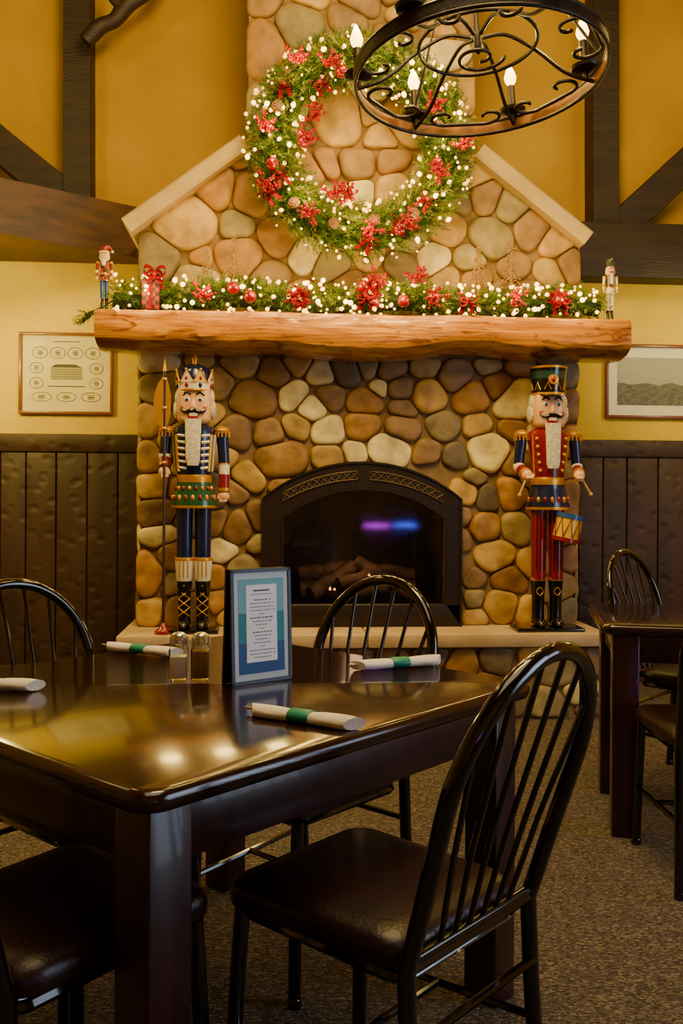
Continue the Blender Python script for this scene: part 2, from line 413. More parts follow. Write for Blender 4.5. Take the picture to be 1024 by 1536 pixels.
for (X, sg, sd) in ((fx0, -1, 10), (fx1, 1, 12)):
    for c in cells([(YF, zm1), (YW-.06, zm1), (YW-.06, zs), (YF, zs)], .03, sd+20, asp=1): stone(c, lambda y, z, d: (X+sg*d*.5, y, z), rnd)
stones_obj('chimney_stones', fire)
mb = MB(); D = YW-YF
def lb(x0, x1, z0, z1, y0=YF, y1=YW, O=None):
    O = O or FO; mb.box(((x0+x1)/2-O.x, (y0+y1)/2-O.y, (z0+z1)/2-O.z), (x1-x0, y1-y0, z1-z0))
oL, oR, oT = iL+.08, iR-.08, iA-.06
lb(fx0, oL, ZH, zm1); lb(oR, fx1, ZH, zm1); lb(oL, oR, oT, zm1)
# arched head of the opening
NA = 16
for i in range(NA):
    xa, xb = oL+(oR-oL)*i/NA, oL+(oR-oL)*(i+1)/NA; za_ = archz((xa+xb)/2, iL+.03, iR-.03, iS, iA-.03)-.07
    if za_ < oT: lb(xa, xb, za_, oT, YF, YF+.12)
mb.prism([(x-FO.x, 0, z-FO.z) for x, z in ((fx0, zm1), (fx1, zm1), (fx1, zs), (cr.x, zg), (cl.x, zg), (fx0, zs))], (0, D, 0))
lb(cl.x, cr.x, zg, ZC)
mb.obj('mortar_body', M_mort, fire, smooth=False)
for (ax, bx) in ((gl, cl), (gr, cr)):
    a = Vector((ax.x+(-.03 if ax is gl else .01), 0, zs-.045)); b = Vector((bx.x, 0, zg-.04)); d = (b-a).normalized(); n = Vector((-d.z, 0, d.x)); n = n if n.z > 0 else -n
    mb = MB(); rings = []
    for i in range(9):
        c = a+(b-a)*i/8; y0, y1 = YF-.11-FO.y, YW-FO.y
        rings.append([c+n*z+Vector((-FO.x, y, -FO.z)) for y, z in ((y0+.01, -.01), (y0, .005), (y0, .065), (y0+.012, .078), (y1, .078), (y1, -.01))])
    mb.loft(rings); mb.obj('gable_cap', M_cap, fire, sharp=30)
# hearth
hx0, hx1 = fx0-.03, atY(898, 1000, 4.86).x; YHF = 4.90
hearth = thing('hearth', 'raised river rock hearth topped with sandstone slab', 'hearth', ((hx0+hx1)/2, 5.3, 0)); HO = Vector(hearth.location)
for c in cells([(hx0, .01), (hx1, .01), (hx1, ZH-.075), (hx0, ZH-.075)], .03, 21, grow=.02): stone(c, lambda x, z, d: (x, YHF-d*.8, z), rnd)
for c in cells([(YHF, .01), (YW-.06, .01), (YW-.06, ZH-.075), (YHF, ZH-.075)], .03, 22, grow=0.0): stone(c, lambda y, z, d: (hx1+d*.6, y, z), rnd)
stones_obj('hearth_stones', hearth)
mb = MB(); lb(hx0, hx1, 0, ZH-.07, YHF, YW-.06, HO); mb.obj('hearth_base', M_mort, hearth, smooth=False)
sx0 = hx0-.04; sx1 = atY(915, 960, 4.83).x; YS = 4.83
mb = MB(); n = 2; ed = [sx0+(sx1-sx0)*i/n for i in range(n+1)]
for i in range(n): mb.box(((ed[i]+ed[i+1])/2-HO.x, (YS+YW-.055)/2-HO.y, ZH-.035), (ed[i+1]-ed[i]-.003, YW-.055-YS, .07), bev=.008)
mb.obj('hearth_slab', M_slab, hearth)
# mantel
mx0 = atY(141, 490, 4.84).x; mx1 = atY(947, 500, 4.84).x; mzb = atY(540, 518, 4.84).z; mzt = atY(540, 470, 4.84).z
def wood_mantel():
    m = mk('honey_log', H('cc8c1c'), .22, col2=H('9c5e12'), vs=2.6, stretch=(.8, 5, 12), coat=.6, detail=9, dist=1.2, bump=.3, bs=7, bstretch=(.8, 5, 10))
    nt = m.node_tree; N = nt.nodes; L = nt.links; b = N['Principled BSDF']
    src = b.inputs['Base Color'].links[0].from_socket
    tc = N.new('ShaderNodeTexCoord'); mp = N.new('ShaderNodeMapping'); mp.inputs['Scale'].default_value = (1.6, 2, 7)
    v = N.new('ShaderNodeTexNoise'); v.inputs['Scale'].default_value = 3.2; v.inputs['Detail'].default_value = 6; v.inputs['Distortion'].default_value = 1.6
    rp = N.new('ShaderNodeValToRGB'); rp.color_ramp.elements[0].position = .54; rp.color_ramp.elements[1].position = .66; rp.color_ramp.elements[1].color = (.28, .16, .08, 1); rp.color_ramp.elements[0].color = (1, 1, 1, 1)
    mx = N.new('ShaderNodeMix'); mx.data_type = 'RGBA'; mx.blend_type = 'MULTIPLY'; mx.inputs[0].default_value = .8
    L.new(tc.outputs['Object'], mp.inputs[0]); L.new(mp.outputs[0], v.inputs[0]); L.new(v.outputs[0], rp.inputs[0]); L.new(src, mx.inputs[6]); L.new(rp.outputs[0], mx.inputs[7]); L.new(mx.outputs[2], b.inputs['Base Color'])
    return m
man = thing('mantel_shelf', 'live-edge honey-coloured log mantel on stone fireplace', 'mantel', ((mx0+mx1)/2, YF, mzb)); MO = Vector(man.location)
mb = MB(); rings = []
for i in range(97):
    t = i/96; X = mx0+(mx1-mx0)*t; nn = lambda k: noise.noise(Vector((t*8, k*3.1, 0)))
    n2 = lambda k: noise.noise(Vector((t*24, k*2.7, 4)))
    yf = 4.84+.016*nn(1); top = mzt+.006*nn(2); bot = mzb-.004+.038*nn(3)+.014*n2(3)
    if t > .9: bot -= .02*(t-.9)*10
    e = 1-(.05 if i in (0, 96) else 0); yb = YF-.050
    s1 = .045+.025*nn(9)
    pr = [(yf+.06+.01*nn(11), bot-.006), (yf+.012, bot+.018+.006*n2(5)), (yf, bot+s1), (yf+.003*n2(6), (top+bot)/2), (yf+.002, top-.03), (yf+.006, top-.008), (yf+.016, top), (yb, top), (yb, bot-.02), (yf+.16, bot-.024+.008*n2(8))]
    zc = (top+bot)/2
    rings.append([(X-MO.x, y-MO.y, zc+(z-zc)*e-MO.z) for y, z in pr])
mb.loft(rings); mb.obj('log', wood_mantel(), man, sharp=28)

# ------------------------------------------------------------------ gas insert
ins = thing('fireplace_insert', 'black arched metal gas fireplace insert with glass front', 'fireplace insert', ((iL+iR)/2, YI, ZH)); IO = Vector(ins.location)
M_ins = mk('bronze_black_metal', H('281d16'), .42, .4, col2=H('32251a'), vs=30)
M_lat = mk('lattice_bronze', H('5e4c36'), .4, .5)
M_dark = mk('firebox_black', H('150f0b'), .8, col2=H('33241a'), vs=7, bump=.4, bs=20)
gL = atY(421, 850, YI).x; gR = atY(669, 850, YI).x; gB = atY(540, 907, YI).z; gS = atY(540, 778, YI).z; gA = atY(540, 731, YI).z
def arch(Lx, Rx, B, S, A, n=24):
    pts = [(Lx, B), (Lx, (B+S)/2)]
    for i in range(n+1):
        x = Lx+(Rx-Lx)*i/n; pts.append((x, archz(x, Lx, Rx, S, A)))
    return pts+[(Rx, (B+S)/2), (Rx, B)]
O = arch(iL, iR, iB, iS, iA); I = arch(gL, gR, gB, gS, gA); mb = MB()
def addring(O, I, y0, y1, mat=0):
    n = len(O); V = [(x-IO.x, y0, z-IO.z) for x, z in O]+[(x-IO.x, y0, z-IO.z) for x, z in I]+[(x-IO.x, y1, z-IO.z) for x, z in O]+[(x-IO.x, y1, z-IO.z) for x, z in I]
    F = []
    for i in range(n-1):
        F += [(i, i+1, n+i+1, n+i), (2*n+i, 3*n+i, 3*n+i+1, 2*n+i+1), (i, 2*n+i, 2*n+i+1, i+1), (n+i, n+i+1, 3*n+i+1, 3*n+i)]
    mb.add(V, F, mat)
addring(O, I, 0, .07)
mb.box(((iL+iR)/2-IO.x, .035, (gB-iB)/2), (iR-iL, .07, gB-iB), bev=.004)
O2 = arch(gL+.002, gR-.002, gB, gS, gA-.002); I2 = arch(gL+.014, gR-.014, gB+.01, gS, gA-.014); addring(O2, I2, -.008, .0)
O3 = arch(iL, iR, iB, iS, iA); I3 = arch(iL+.012, iR-.012, iB, iS, iA-.012); addring(O3, I3, -.010, 0)
mb.obj('metal_surround', M_ins, ins, sharp=30)
mb = MB()
for side in (0, 1):
    x0, x1 = (atY(424, 740, YI).x, atY(536, 740, YI).x) if side == 0 else (atY(554, 740, YI).x, atY(664, 740, YI).x)
    def lo(x): return archz(x, iL, iR, iS, iA)-.100-IO.z
    def hi(x): return archz(x, iL, iR, iS, iA)-.055-IO.z
    n = 10; xs = [x0+(x1-x0)*i/n for i in range(n+1)]
    mb.add([(x-IO.x, -.002, f(x)) for x in xs for f in (lo, hi)], [(2*i, 2*i+2, 2*i+3, 2*i+1) for i in range(n)], 1)
    for i in range(n):
        a, b = xs[i], xs[i+1]
        mb.tube([(a-IO.x, -.006, lo(a)), (b-IO.x, -.006, hi(b))], .003, 5); mb.tube([(a-IO.x, -.006, hi(a)), (b-IO.x, -.006, lo(b))], .003, 5)
    bd = [(x-IO.x, -.005, lo(x)) for x in xs]+[(x-IO.x, -.005, hi(x)) for x in reversed(xs)]
    mb.tube(bd, .004, 5, closed=True)
mb.obj('lattice_vent', [M_lat, M_dark], ins)
FZ = gA-IO.z-.005
mb = MB(); w = gR-gL+.03; cx = (gL+gR)/2-IO.x
mb.box((cx, .52, FZ/2), (w, .02, FZ)); mb.box((cx-w/2, .33, (gS-IO.z)/2), (.02, .38, gS-IO.z)); mb.box((cx+w/2, .33, (gS-IO.z)/2), (.02, .38, gS-IO.z)); mb.box((cx, .29, .02), (w, .46, .02))
mb.box((cx, .35, FZ), (w*.6, .34, .02)); 
for q in (-1, 1): mb.add([(cx+q*w*.3, .18, FZ), (cx+q*w*.5, .18, gS-IO.z), (cx+q*w*.5, .52, gS-IO.z), (cx+q*w*.3, .52, FZ)], [(0, 1, 2, 3)])
mb.obj('firebox', M_dark, ins, smooth=False)
mg = bpy.data.materials.new('dark_glass'); mg.use_nodes = True; nt = mg.node_tree; N = nt.nodes; L = nt.links; N.clear()
out = N.new('ShaderNodeOutputMaterial'); tr = N.new('ShaderNodeBsdfTransparent'); tr.inputs[0].default_value = (.75, .68, .62, 1); g = N.new('ShaderNodeBsdfGlossy'); g.inputs['Roughness'].default_value = .05
lw = N.new('ShaderNodeFresnel'); lw.inputs[0].default_value = 1.5; mxs = N.new('ShaderNodeMixShader')
L.new(lw.outputs[0], mxs.inputs[0]); L.new(tr.outputs[0], mxs.inputs[1]); L.new(g.outputs[0], mxs.inputs[2]); L.new(mxs.outputs[0], out.inputs[0])
mb = MB(); G = arch(gL, gR, gB, gS, gA)
mb.add([(x-IO.x, .04, z-IO.z) for x, z in G], [tuple(range(len(G)))]); mb.obj('glass_pane', mg, ins, smooth=False)
M_log = mk('ceramic_log', H('54392a'), .8, col2=H('20150e'), vs=12, bump=.8, bs=18)
M_emb = mk('flame', H('ff9a3c'), .5, emit=(1, .38, .08), es=3)
for (a, b, r_) in (((-.33, .28, .17), (.33, .24, .18), .055), ((-.28, .16, .16), (-.02, .34, .31), .045), ((.30, .17, .16), (.0, .33, .33), .045), ((-.12, .17, .22), (.2, .3, .29), .04), ((-.34, .35, .25), (-.06, .38, .29), .055), ((.05, .40, .28), (.35, .36, .25), .05), ((-.05, .15, .17), (.16, .2, .20), .04)):
    mb = MB(); a = Vector(a); b = Vector(b); pts = [a.lerp(b, i/10)+Vector((0, 0, .012*noise.noise(Vector((i*.5, a.x*9, 0))))) for i in range(11)]
    mb.tube(pts, [r_*(1+.22*noise.noise(Vector((i*.9, b.x*7, 3)))) for i in range(11)], 12); mb.obj('log', M_log, ins)
for (x, z, h) in ((-.17, .19, .022), (-.145, .19, .015), (.05, .27, .014)):
    mb = MB(); mb.lathe([(.003, 0), (.008, h*.25), (.005, h*.6), (.001, h)], 8); mb.obj('flame', M_emb, ins, (x, .12, z))

# ------------------------------------------------------------------ greenery
M_pine = mk('pine_needles', H('264812'), .5, col2=H('52701e'), vs=14)
M_pine2 = mk('pine_needles_light', H('929426'), .5, col2=H('48661c'), vs=9)
M_bulb = mk('warm_bulb', (1, .7, .25), .4, emit=(1.0, .50, .08), es=3.6)
M_bulb2 = mk('warm_bulb_bright', (1, .8, .4), .4, emit=(1.0, .58, .14), es=7)
M_red = mk('red_gloss', (.20, .001, .003), .2, coat=.4); M_redv = mk('red_ribbon', (.24, .001, .003), .7, col2=(.12, .001, .002), vs=40, spec=.1); M_berry = mk('red_berry', (.26, .001, .003), .45, spec=.2)
M_cone = mk('pinecone', H('5d3e22'), .7, col2=H('7f5a34'), vs=20)
def foliage(centers, dirs, nlen=.034, per=20, stem=.10, w=.004):
    V = []; Fc = []; mi = []
    for c, d in zip(centers, dirs):
        c = np.array(c); d = np.array(d); d = d/np.linalg.norm(d); m = random.random() < .35
        for k in range(per):
            t = k/per; b = c+d*stem*t; r = np.random.normal(size=3); r -= d*r.dot(d); r /= np.linalg.norm(r)
            nd = d*.75+r*.8; nd /= np.linalg.norm(nd); s = np.cross(nd, np.random.normal(size=3)); s /= np.linalg.norm(s)
            L_ = nlen*(1-.4*t)*random.uniform(.8, 1.2); o = len(V)
            V += [b-s*w/2, b+s*w/2, b+nd*L_]; Fc.append((o, o+1, o+2)); mi.append(int(m))
    return V, Fc, mi
def folobj(name, V, Fc, mi, parent):
    me = bpy.data.meshes.new(name); me.from_pydata([tuple(v) for v in V], [], Fc); me.materials.append(M_pine); me.materials.append(M_pine2)
    me.polygons.foreach_set('material_index', mi); return link(name, me, parent, kind='stuff')
def bulb_mesh(m, k):
    mb = MB(); mb.lathe([(.001, -.015*k), (.009*k, -.008*k), (.0118*k, 0), (.009*k, .009*k), (.001, .016*k)], 8); return mb.mesh('light_bulb', m)
BULB = bulb_mesh(M_bulb, .95); BULB2 = bulb_mesh(M_bulb2, 1.15)
def bulbs(parent, pts):
    for i, p in enumerate(pts[:100]): link('light_bulb', BULB2 if i % 3 == 0 else BULB, parent, p, (random.uniform(0, 3), random.uniform(0, 3), 0))
    if len(pts) > 100:
        mb = MB()
        for p in pts[100:]: mb.sph(p, random.uniform(.0055, .010), 0, 8, 5)
        mb.obj('string_light_bulbs', M_bulb, parent, kind='stuff')
def berry_mesh():
    mb = MB(); rn = random.Random(3)
    for i in range(9):
        d = Vector((rn.uniform(-1, 1), rn.uniform(-.9, -.1), rn.uniform(-1, 1))).normalized(); e = d*.085; mid = d*.04+Vector((0, 0, .01))
        P_ = catmull([(0, 0, 0), mid, e], 4); mb.tube(P_, .0022, 5)
        for k in range(6): mb.sph(P_[2+k]+Vector((rn.uniform(-.01, .01), rn.uniform(-.01, .01), rn.uniform(-.01, .01))) if 2+k < len(P_) else e, .0075, 0, 8, 5)
    return mb.mesh('berry_spray', M_berry)
def bow_mesh():
    mb = MB()
    for s_ in (-1, 1):
        for k, (ang, ln) in enumerate(((20, .06), (-25, .05))):
            a = R(ang); pts = []
            for i in range(13):
                t = i/12*2*math.pi; u = ln*(1-math.cos(t))/2*1.0; v = .024*math.sin(t)
                pts.append(Vector((s_*(u*math.cos(a)), -.01-.01*k+v*.5, u*math.sin(a)+v)))
            mb.ribbon(pts, Vector((0, .015, .008)))
        pts = [Vector((s_*.008, 0, 0)), Vector((s_*.02, -.012, -.025)), Vector((s_*.024, -.004, -.05)), Vector((s_*.036, -.01, -.075))]
        mb.ribbon(catmull(pts, 4), Vector((.013, .004, 0)))
    mb.sph((0, -.02, 0), (.014, .012, .014))
    return mb.mesh('ribbon_bow', M_redv)
def ball_mesh():
    mb = MB(); mb.sph((0, 0, 0), .034, 0, 18, 12); mb.lathe([(.009, .032), (.009, .042), (.001, .044)], 10, mat=1); return mb.mesh('ornament_ball', [M_red, M_gilt])
def poin_mesh():
    mb = MB(); rn = random.Random(9)
    for ring, (n, l) in enumerate(((7, .07), (6, .045))):
        for i in range(n):
            a = 2*math.pi*i/n+ring*.4; M = Matrix.Rotation(a, 4, 'Y')
            mb.add([(0, -.005, 0), (.018, -.018-.01*ring, l*.45), (0, -.012-.01*ring, l*.5), (-.018, -.018-.01*ring, l*.45), (0, -.02-.012*ring, l)], [(0, 1, 2), (0, 2, 3), (1, 4, 2), (2, 4, 3)], 0, M)
    for i in range(5): mb.sph((rn.uniform(-.01, .01), -.025, rn.uniform(-.01, .01)), .005, 1, 6, 4)
    return mb.mesh('poinsettia', [M_redv, M_gilt])
def cone_mesh():
    mb = MB(); mb.sph((0, 0, 0), (.018, .018, .032))
    for i in range(46):
        z = -.03+.06*i/46; a = i*2.4; r_ = .02*math.sqrt(max(0, 1-(z/.036)**2)); M = Tr(0, 0, z) @ Rz(a)
        mb.add([(r_*.6, -.006, 0), (r_*.6, .006, 0), (r_+.010, .005, .006), (r_+.010, -.005, .006)], [(0, 1, 2, 3)], 0, M)
    return mb.mesh('pinecone', M_cone)
BERRY, BOW, BALL, POIN, CONE = berry_mesh(), bow_mesh(), ball_mesh(), poin_mesh(), cone_mesh()
wc = atY(540, 221, 4.97); wre = thing('christmas_wreath', 'lit pine wreath with red berries and ribbons hung on stone chimney', 'wreath', wc)
RW = .465; C = []; Dd = []
for i in range(2200):
    a = random.uniform(0, 2*math.pi); q = random.uniform(0, 2*math.pi); rr = .112*math.sqrt(random.random())
    er = np.array((math.cos(a), 0, math.sin(a))); tg = np.array((-math.sin(a), 0, math.cos(a))); ou = er*math.cos(q)+np.array((0, -1, 0))*abs(math.sin(q))
    C.append(er*RW+ou*rr); Dd.append(ou*.8+tg*random.uniform(.2, 1.0)+np.random.normal(size=3)*.25)
folobj('pine_branches', *foliage(C, Dd, per=22, stem=.08), wre)
mb = MB(); mb.tube([(RW*math.cos(a), .03, RW*math.sin(a)) for a in np.linspace(0, 2*math.pi, 49)[:-1]], .08, 10, closed=True); mb.obj('wreath_core', mk('core_green', H('182c10'), .9), wre)
pts = []
for i in range(330):
    a = random.uniform(0, 2*math.pi); q = random.uniform(-.45*math.pi, .45*math.pi)*1.15; rr = random.uniform(.125, .172)
    pts.append((math.cos(a)*(RW+rr*math.sin(q)), -rr*math.cos(q)*.95, math.sin(a)*(RW+rr*math.sin(q))))
bulbs(wre, pts)
def wp(px, py, dy=-.15): p = atY(px, py, wc.y+dy); return p-wc
for p in ((512, 107), (655, 246), (408, 246), (598, 343), (456, 212), (648, 160)): link('ornament_ball', BALL, wre, wp(*p))
for p in ((455, 203), (520, 298), (497, 292), (468, 325), (470, 178), (650, 150), (660, 265), (395, 185), (440, 88), (560, 345), (690, 220), (395, 275), (490, 95), (610, 330)): link('berry_spray', BERRY, wre, wp(*p), (0, random.uniform(0, 6), 0))
for p in ((425, 128), (552, 362), (402, 290), (600, 335), (640, 300), (480, 125), (420, 262)): link('ribbon_bow', BOW, wre, wp(*p), (0, random.uniform(-.8, .8), 0), (.9, .9, .9))
for p in ((440, 305), (500, 335), (620, 320), (655, 190), (415, 160), (560, 330)): link('pinecone', CONE, wre, wp(*p), (1.2, random.uniform(0, 3), 0))
# garland
ga = atY(172, 452, 4.98); gb = atY(895, 462, 4.98); gz = mzt+.004
gar = thing('pine_garland', 'lit pine garland with red ribbons lying along mantel', 'garland', ((ga.x+gb.x)/2, 4.96, gz)); GO = Vector(gar.location)
C = []; Dd = []; gw = (gb.x-ga.x)/2
for i in range(1900):
    x = random.uniform(-gw, gw); q = random.uniform(0, 2*math.pi); rr = .052*math.sqrt(random.random()); zc = .088+.02*math.sin(x*7)
    ou = np.array((0, math.cos(q), math.sin(q)))
    C.append(np.array((x, 0, zc))+ou*rr); Dd.append(ou*.75+np.array((random.choice((-1, 1))*random.uniform(.2, 1), 0, 0))+np.random.normal(size=3)*.2)
ML = mx0-GO.x
for k in range(16): C.append(np.array((ML-.012-.003*k, -.04, -.01-.003*k))); Dd.append(np.array((-1, -.3, -.4))+np.random.normal(size=3)*.3)
V, Fc, mi = foliage(C, Dd, per=18, stem=.07, nlen=.032)
V = [np.array((v[0], max(min(v[1], .1), -.2), max(v[2], .004) if (v[1] > -.125 and v[0] > ML) else v[2])) for v in V]
folobj('pine_branches', V, Fc, mi, gar)
mb = MB(); mb.tube([(-gw+2*gw*i/60, 0, .065+.018*math.sin((-gw+2*gw*i/60)*7)) for i in range(61)], .045, 8)
mb.tube(catmull([(-gw, -.01, .06), (-gw-.05, -.03, .02), (ML+.02, -.04, .012), (ML-.03, -.04, -.01), (ML-.06, -.05, -.03)], 4), .004, 6); mb.obj('garland_core', bpy.data.materials['core_green'], gar)
pts = []
for i in range(245):
    x = random.uniform(-gw, gw); q = random.uniform(-.3, 3.0); rr = random.uniform(.09, .124); pts.append((x, -rr*math.sin(q)*1.0-.01, .088+rr*math.cos(q)*.88))
for i in range(14): pts.append((random.uniform(-gw, gw*.2), -.138, random.uniform(-.015, .02)))
random.shuffle(pts)
bulbs(gar, pts)
def gp(px, py, Y=4.845): return atY(px, py, Y)-GO
for p in ((350, 432), (560, 455), (650, 445), (838, 452), (545, 430), (605, 452), (375, 445)): link('ornament_ball', BALL, gar, gp(*p))
for p in ((555, 440), (835, 450), (450, 450)): link('poinsettia', POIN, gar, gp(*p))
for p in ((620, 418), (450, 445), (655, 445), (300, 440), (560, 418), (775, 445)): link('berry_spray', BERRY, gar, gp(*p), (0, random.uniform(0, 6), 0))
for p in ((548, 445), (840, 452), (700, 450)): link('ribbon_bow', BOW, gar, gp(*p))
# wire trees
M_wire = mk('champagne_glitter', H('c8a468'), .3, .5, bump=.8, bs=300)
def wire_tree(px, pytop, w, Y, lab):
    b = atY(px, 430, Y); t = atY(px, pytop, Y); h = t.z-mzt; root = thing('wire_christmas_tree', lab, 'decoration', (b.x, Y, mzt+.003), group='glitter wire trees on the mantel')
    mb = MB(); mb.tube([(0, 0, 0), (0, 0, h)], [.006, .002], 6); mb.lathe([(.03, 0), (.03, .008), (.006, .012)], 12); mb.obj('trunk', M_wire, root)
    mb = MB()
    for i in range(54):
        z = h*(.25+.73*(i/54)); r_ = w/2*(1-(z/h-.2)/.82)+.006; a = i*2.39996; d = Vector((math.cos(a), math.sin(a)*.6, 0))
        P_ = catmull([Vector((0, 0, z)), d*r_*.5+Vector((0, 0, z+.012)), d*r_+Vector((0, 0, z-.012+random.uniform(-.01, .02)))], 3); mb.tube(P_, .0018, 4)
        for k in (3, 5):
            s_ = Vector((-d.y, d.x, .3))*random.choice((-1, 1))*.014; mb.tube([P_[k], P_[k]+s_], .0015, 4); mb.sph(P_[k]+s_, .0036, 0, 5, 4)
        mb.sph(P_[-1], .0045, 0, 6, 4)
    mb.obj('branches', M_wire, root)
wire_tree(351, 350, .18, 5.07, 'tall champagne glitter wire tree behind the garland'); wire_tree(310, 374, .11, 5.07, 'short champagne glitter wire tree behind the garland')
wire_tree(766, 362, .16, 5.07, 'tall champagne glitter wire tree behind the garland'); wire_tree(717, 370, .14, 5.07, 'short champagne glitter wire tree behind the garland')
mp_ = mk('plaid', H('8f1418'), .6); nt = mp_.node_tree; ck = nt.nodes.new('ShaderNodeTexChecker'); ck.inputs['Scale'].default_value = 45; ck.inputs[1].default_value = (.26, .004, .006, 1); ck.inputs[2].default_value = H('2b1512')+(1,)
tcn = nt.nodes.new('ShaderNodeTexCoord'); nt.links.new(tcn.outputs['Object'], ck.inputs[0]); nt.links.new(ck.outputs[0], nt.nodes['Principled BSDF'].inputs['Base Color'])
p = atY(226, 440, 4.885); gift = thing('gift_box', 'small red plaid gift box with ribbon on mantel', 'gift', (p.x, 4.885, mzt+.003), .1)
mb = MB(); mb.box((0, 0, .07), (.09, .055, .14), bev=.004); mb.obj('box', mp_, gift)
mb = MB(); mb.box((0, 0, .142), (.097, .062, .026), bev=.004); mb.box((0, 0, .075), (.02, .060, .15), 1); mb.obj('lid', [mp_, M_redv], gift)
link('ribbon_bow', BOW, gift, (.02, -.02, .185), (.3, 0, 0))

# ------------------------------------------------------------------ nutcrackers
SK = P('e8b07c', .35); WH = P('ece0c4', .4); BK = P('0a0a0e', .2); NV = P('0e1a42'); RD = P('84060c'); GN = P('1a5230'); BL = P('2450a0'); GD = M_gilt; PK = P('cc6450')
M_fur = mk('white_fur', H('f4ead4'), .9, col2=H('d4c6a6'), vs=60, bump=1.0, bs=160)
def nutcracker(label, loc, k, style, rotz=0, name='nutcracker'):
    S = {'king': dict(pants=NV, boot=BK, cuff=WH, skirt=GN, torso=NV, up=NV, low=RD, mid=WH, hat='crown'),
         'drummer': dict(pants=RD, boot=BK, cuff=BK, skirt=NV, torso=RD, up=NV, low=RD, mid=WH, hat='shako'),
         'santa': dict(pants=BL, boot=BK, cuff=BL, skirt=mp_, torso=mp_, up=RD, low=RD, mid=WH, hat='santa'),
         'white': dict(pants=WH, boot=BK, cuff=WH, skirt=WH, torso=P('3a2a22'), up=WH, low=WH, mid=GD, hat='busby')}[style]
    root = thing(name, label, 'nutcracker', loc, rotz)
    def ob(mb, n, mats, **kw):
        for i, v in enumerate(mb.v): mb.v[i] = v*k
        return mb.obj(n, mats, root, **kw)
    mb = MB(); mb.box((0, 0, 3), (104 if style == 'drummer' else 76, 50, 6), bev=2); ob(mb, 'stand', BK)
    for sx in (-1, 1):
        x = 13.5*sx
        mb = MB(); mb.lathe([(0, 6, 0), (9, 6, 0), (10.5, 10, 0), (9.5, 22, 0), (9.5, 50, 0), (11.5, 76, 1), (12.4, 78, 1), (12, 81, 0)], 18, Tr(x, 2, 0))
        mb.sph((x, -8, 12), (9.5, 17, 7.5)); mb.lathe([(10.5, 8, 1), (10.8, 9.5, 1), (10.5, 11, 1)], 18, Tr(x, 2, 0))
        if style == 'king':
            for i in range(4):
                for q in (-1, 1): mb.tube([(x+math.sin(q*1.0)*9.8, 2-math.cos(1.0)*10.2, 24+i*13), (x, -8.6, 24+i*13+6.5), (x-math.sin(q*1.0)*9.8, 2-math.cos(1.0)*10.2, 24+i*13+13)], .9, 5, 1)
        else:
            for q in (-1, 1): mb.tube(catmull([(x+q*5, -7.5, 60), (x, -9.6, 66), (x-q*5, -7.5, 60), (x, -9.2, 54)], 4, True), .8, 5, 1, closed=True)
        ob(mb, 'boot', [S['boot'], GD])
        mb = MB()
        if style == 'king':
            mb.lathe([(11, 76, 1), (12.2, 80, 1), (14.2, 106, 2), (14.5, 109, 2), (13.8, 111, 1), (11.8, 111, 0), (12, 150, 0), (12.8, 192, 0)], 18, Tr(x, 0, 0))
            mb.tube([(x, -13.2, 82), (x, -14.6, 106)], .8, 5, 2); mb.tube([(x-6, -11.8, 82), (x-6, -13, 106)], .8, 5, 2); mb.tube([(x+6, -11.8, 82), (x+6, -13, 106)], .8, 5, 2)
        else:
            mb.lathe([(11, 78, 0), (11.6, 120, 0), (12.8, 192, 0)], 18, Tr(x, 0, 0))
            if style == 'drummer':
                for q in (-6, 0, 6): mb.tube([(x+q, -math.sqrt(max(11.6**2-q*q, 0))-.1, 92), (x+q, -math.sqrt(12.6**2-q*q)-.1, 190)], .9, 5, 3)
        ob(mb, 'leg', [S['pants'], S['cuff'], GD, P('3a0a10')])
    mb = MB(); mb.lathe([(0, 184, 0), (33, 184, 1), (34, 188, 0), (31, 200, 0), (27, 214, 0), (25.5, 222, 1), (26, 225, 1), (26, 230, 1), (25, 233, 0)], 28, sx=1, sy=.78)
    for i in range(9):
        a = math.pi*(1+(i+.5)/9); mb.sph((30.5*math.cos(a), 24*math.sin(a), 199), (3, 3, 5), 2 if i % 2 else 1, 8, 6)
        if style == 'king': mb.sph((27.5*math.cos(a+.17), 21.5*math.sin(a+.17), 213), (2.8, 2.8, 4), 1 if i % 2 else 2, 8, 6)
    ob(mb, 'coat_skirt', [S['skirt'], GD, RD])
    mb = MB(); mb.lathe([(25, 232), (27, 250), (30, 275), (32, 292), (30, 302), (20, 308), (12, 311)], 28, sx=1, sy=.76)
    if style in ('king', 'white'):
        for i in range(6):
            z = 242+i*9.5
            for q in (-1, 1):
                a0 = R(270+q*22); a1 = R(270+q*46); r_ = 27.3+(z-232)*.085
                mb.tube([((r_)*math.cos(a0+(a1-a0)*j/5), r_*.76*math.sin(a0+(a1-a0)*j/5), z+1.5*j/5) for j in range(6)], 2.2, 6, 1)
        if style == 'king':
            for q in (-1, 1):
                for j, (aa, mt) in enumerate(((52, 2), (60, 3), (69, 2), (77, 4))):
                    pz = [238+i*6 for i in range(10)]
                    mb.tube([((27.2+(z-232)*.085)*math.cos(R(270+q*aa)), (27.2+(z-232)*.085)*.76*math.sin(R(270+q*aa)), z) for z in pz], 2.4, 6, mt)
    else:
        for q in (-1, 1):
            for i in range(5):
                a = R(270+q*(36+i*2)); z = 243+i*12; r_ = 27.5+(z-232)*.085; mb.sph((r_*math.cos(a), r_*.76*math.sin(a), z), 3, 2, 10, 6)
            mb.tube([(26*math.cos(R(270+q*65)), 19.5*math.sin(R(270+q*65)), 236), (33*math.cos(R(270+q*58)), 25*math.sin(R(270+q*58)), 296)], 1.4, 6, 2)
    ob(mb, 'torso', [S['torso'], WH, GD, GN, RD])
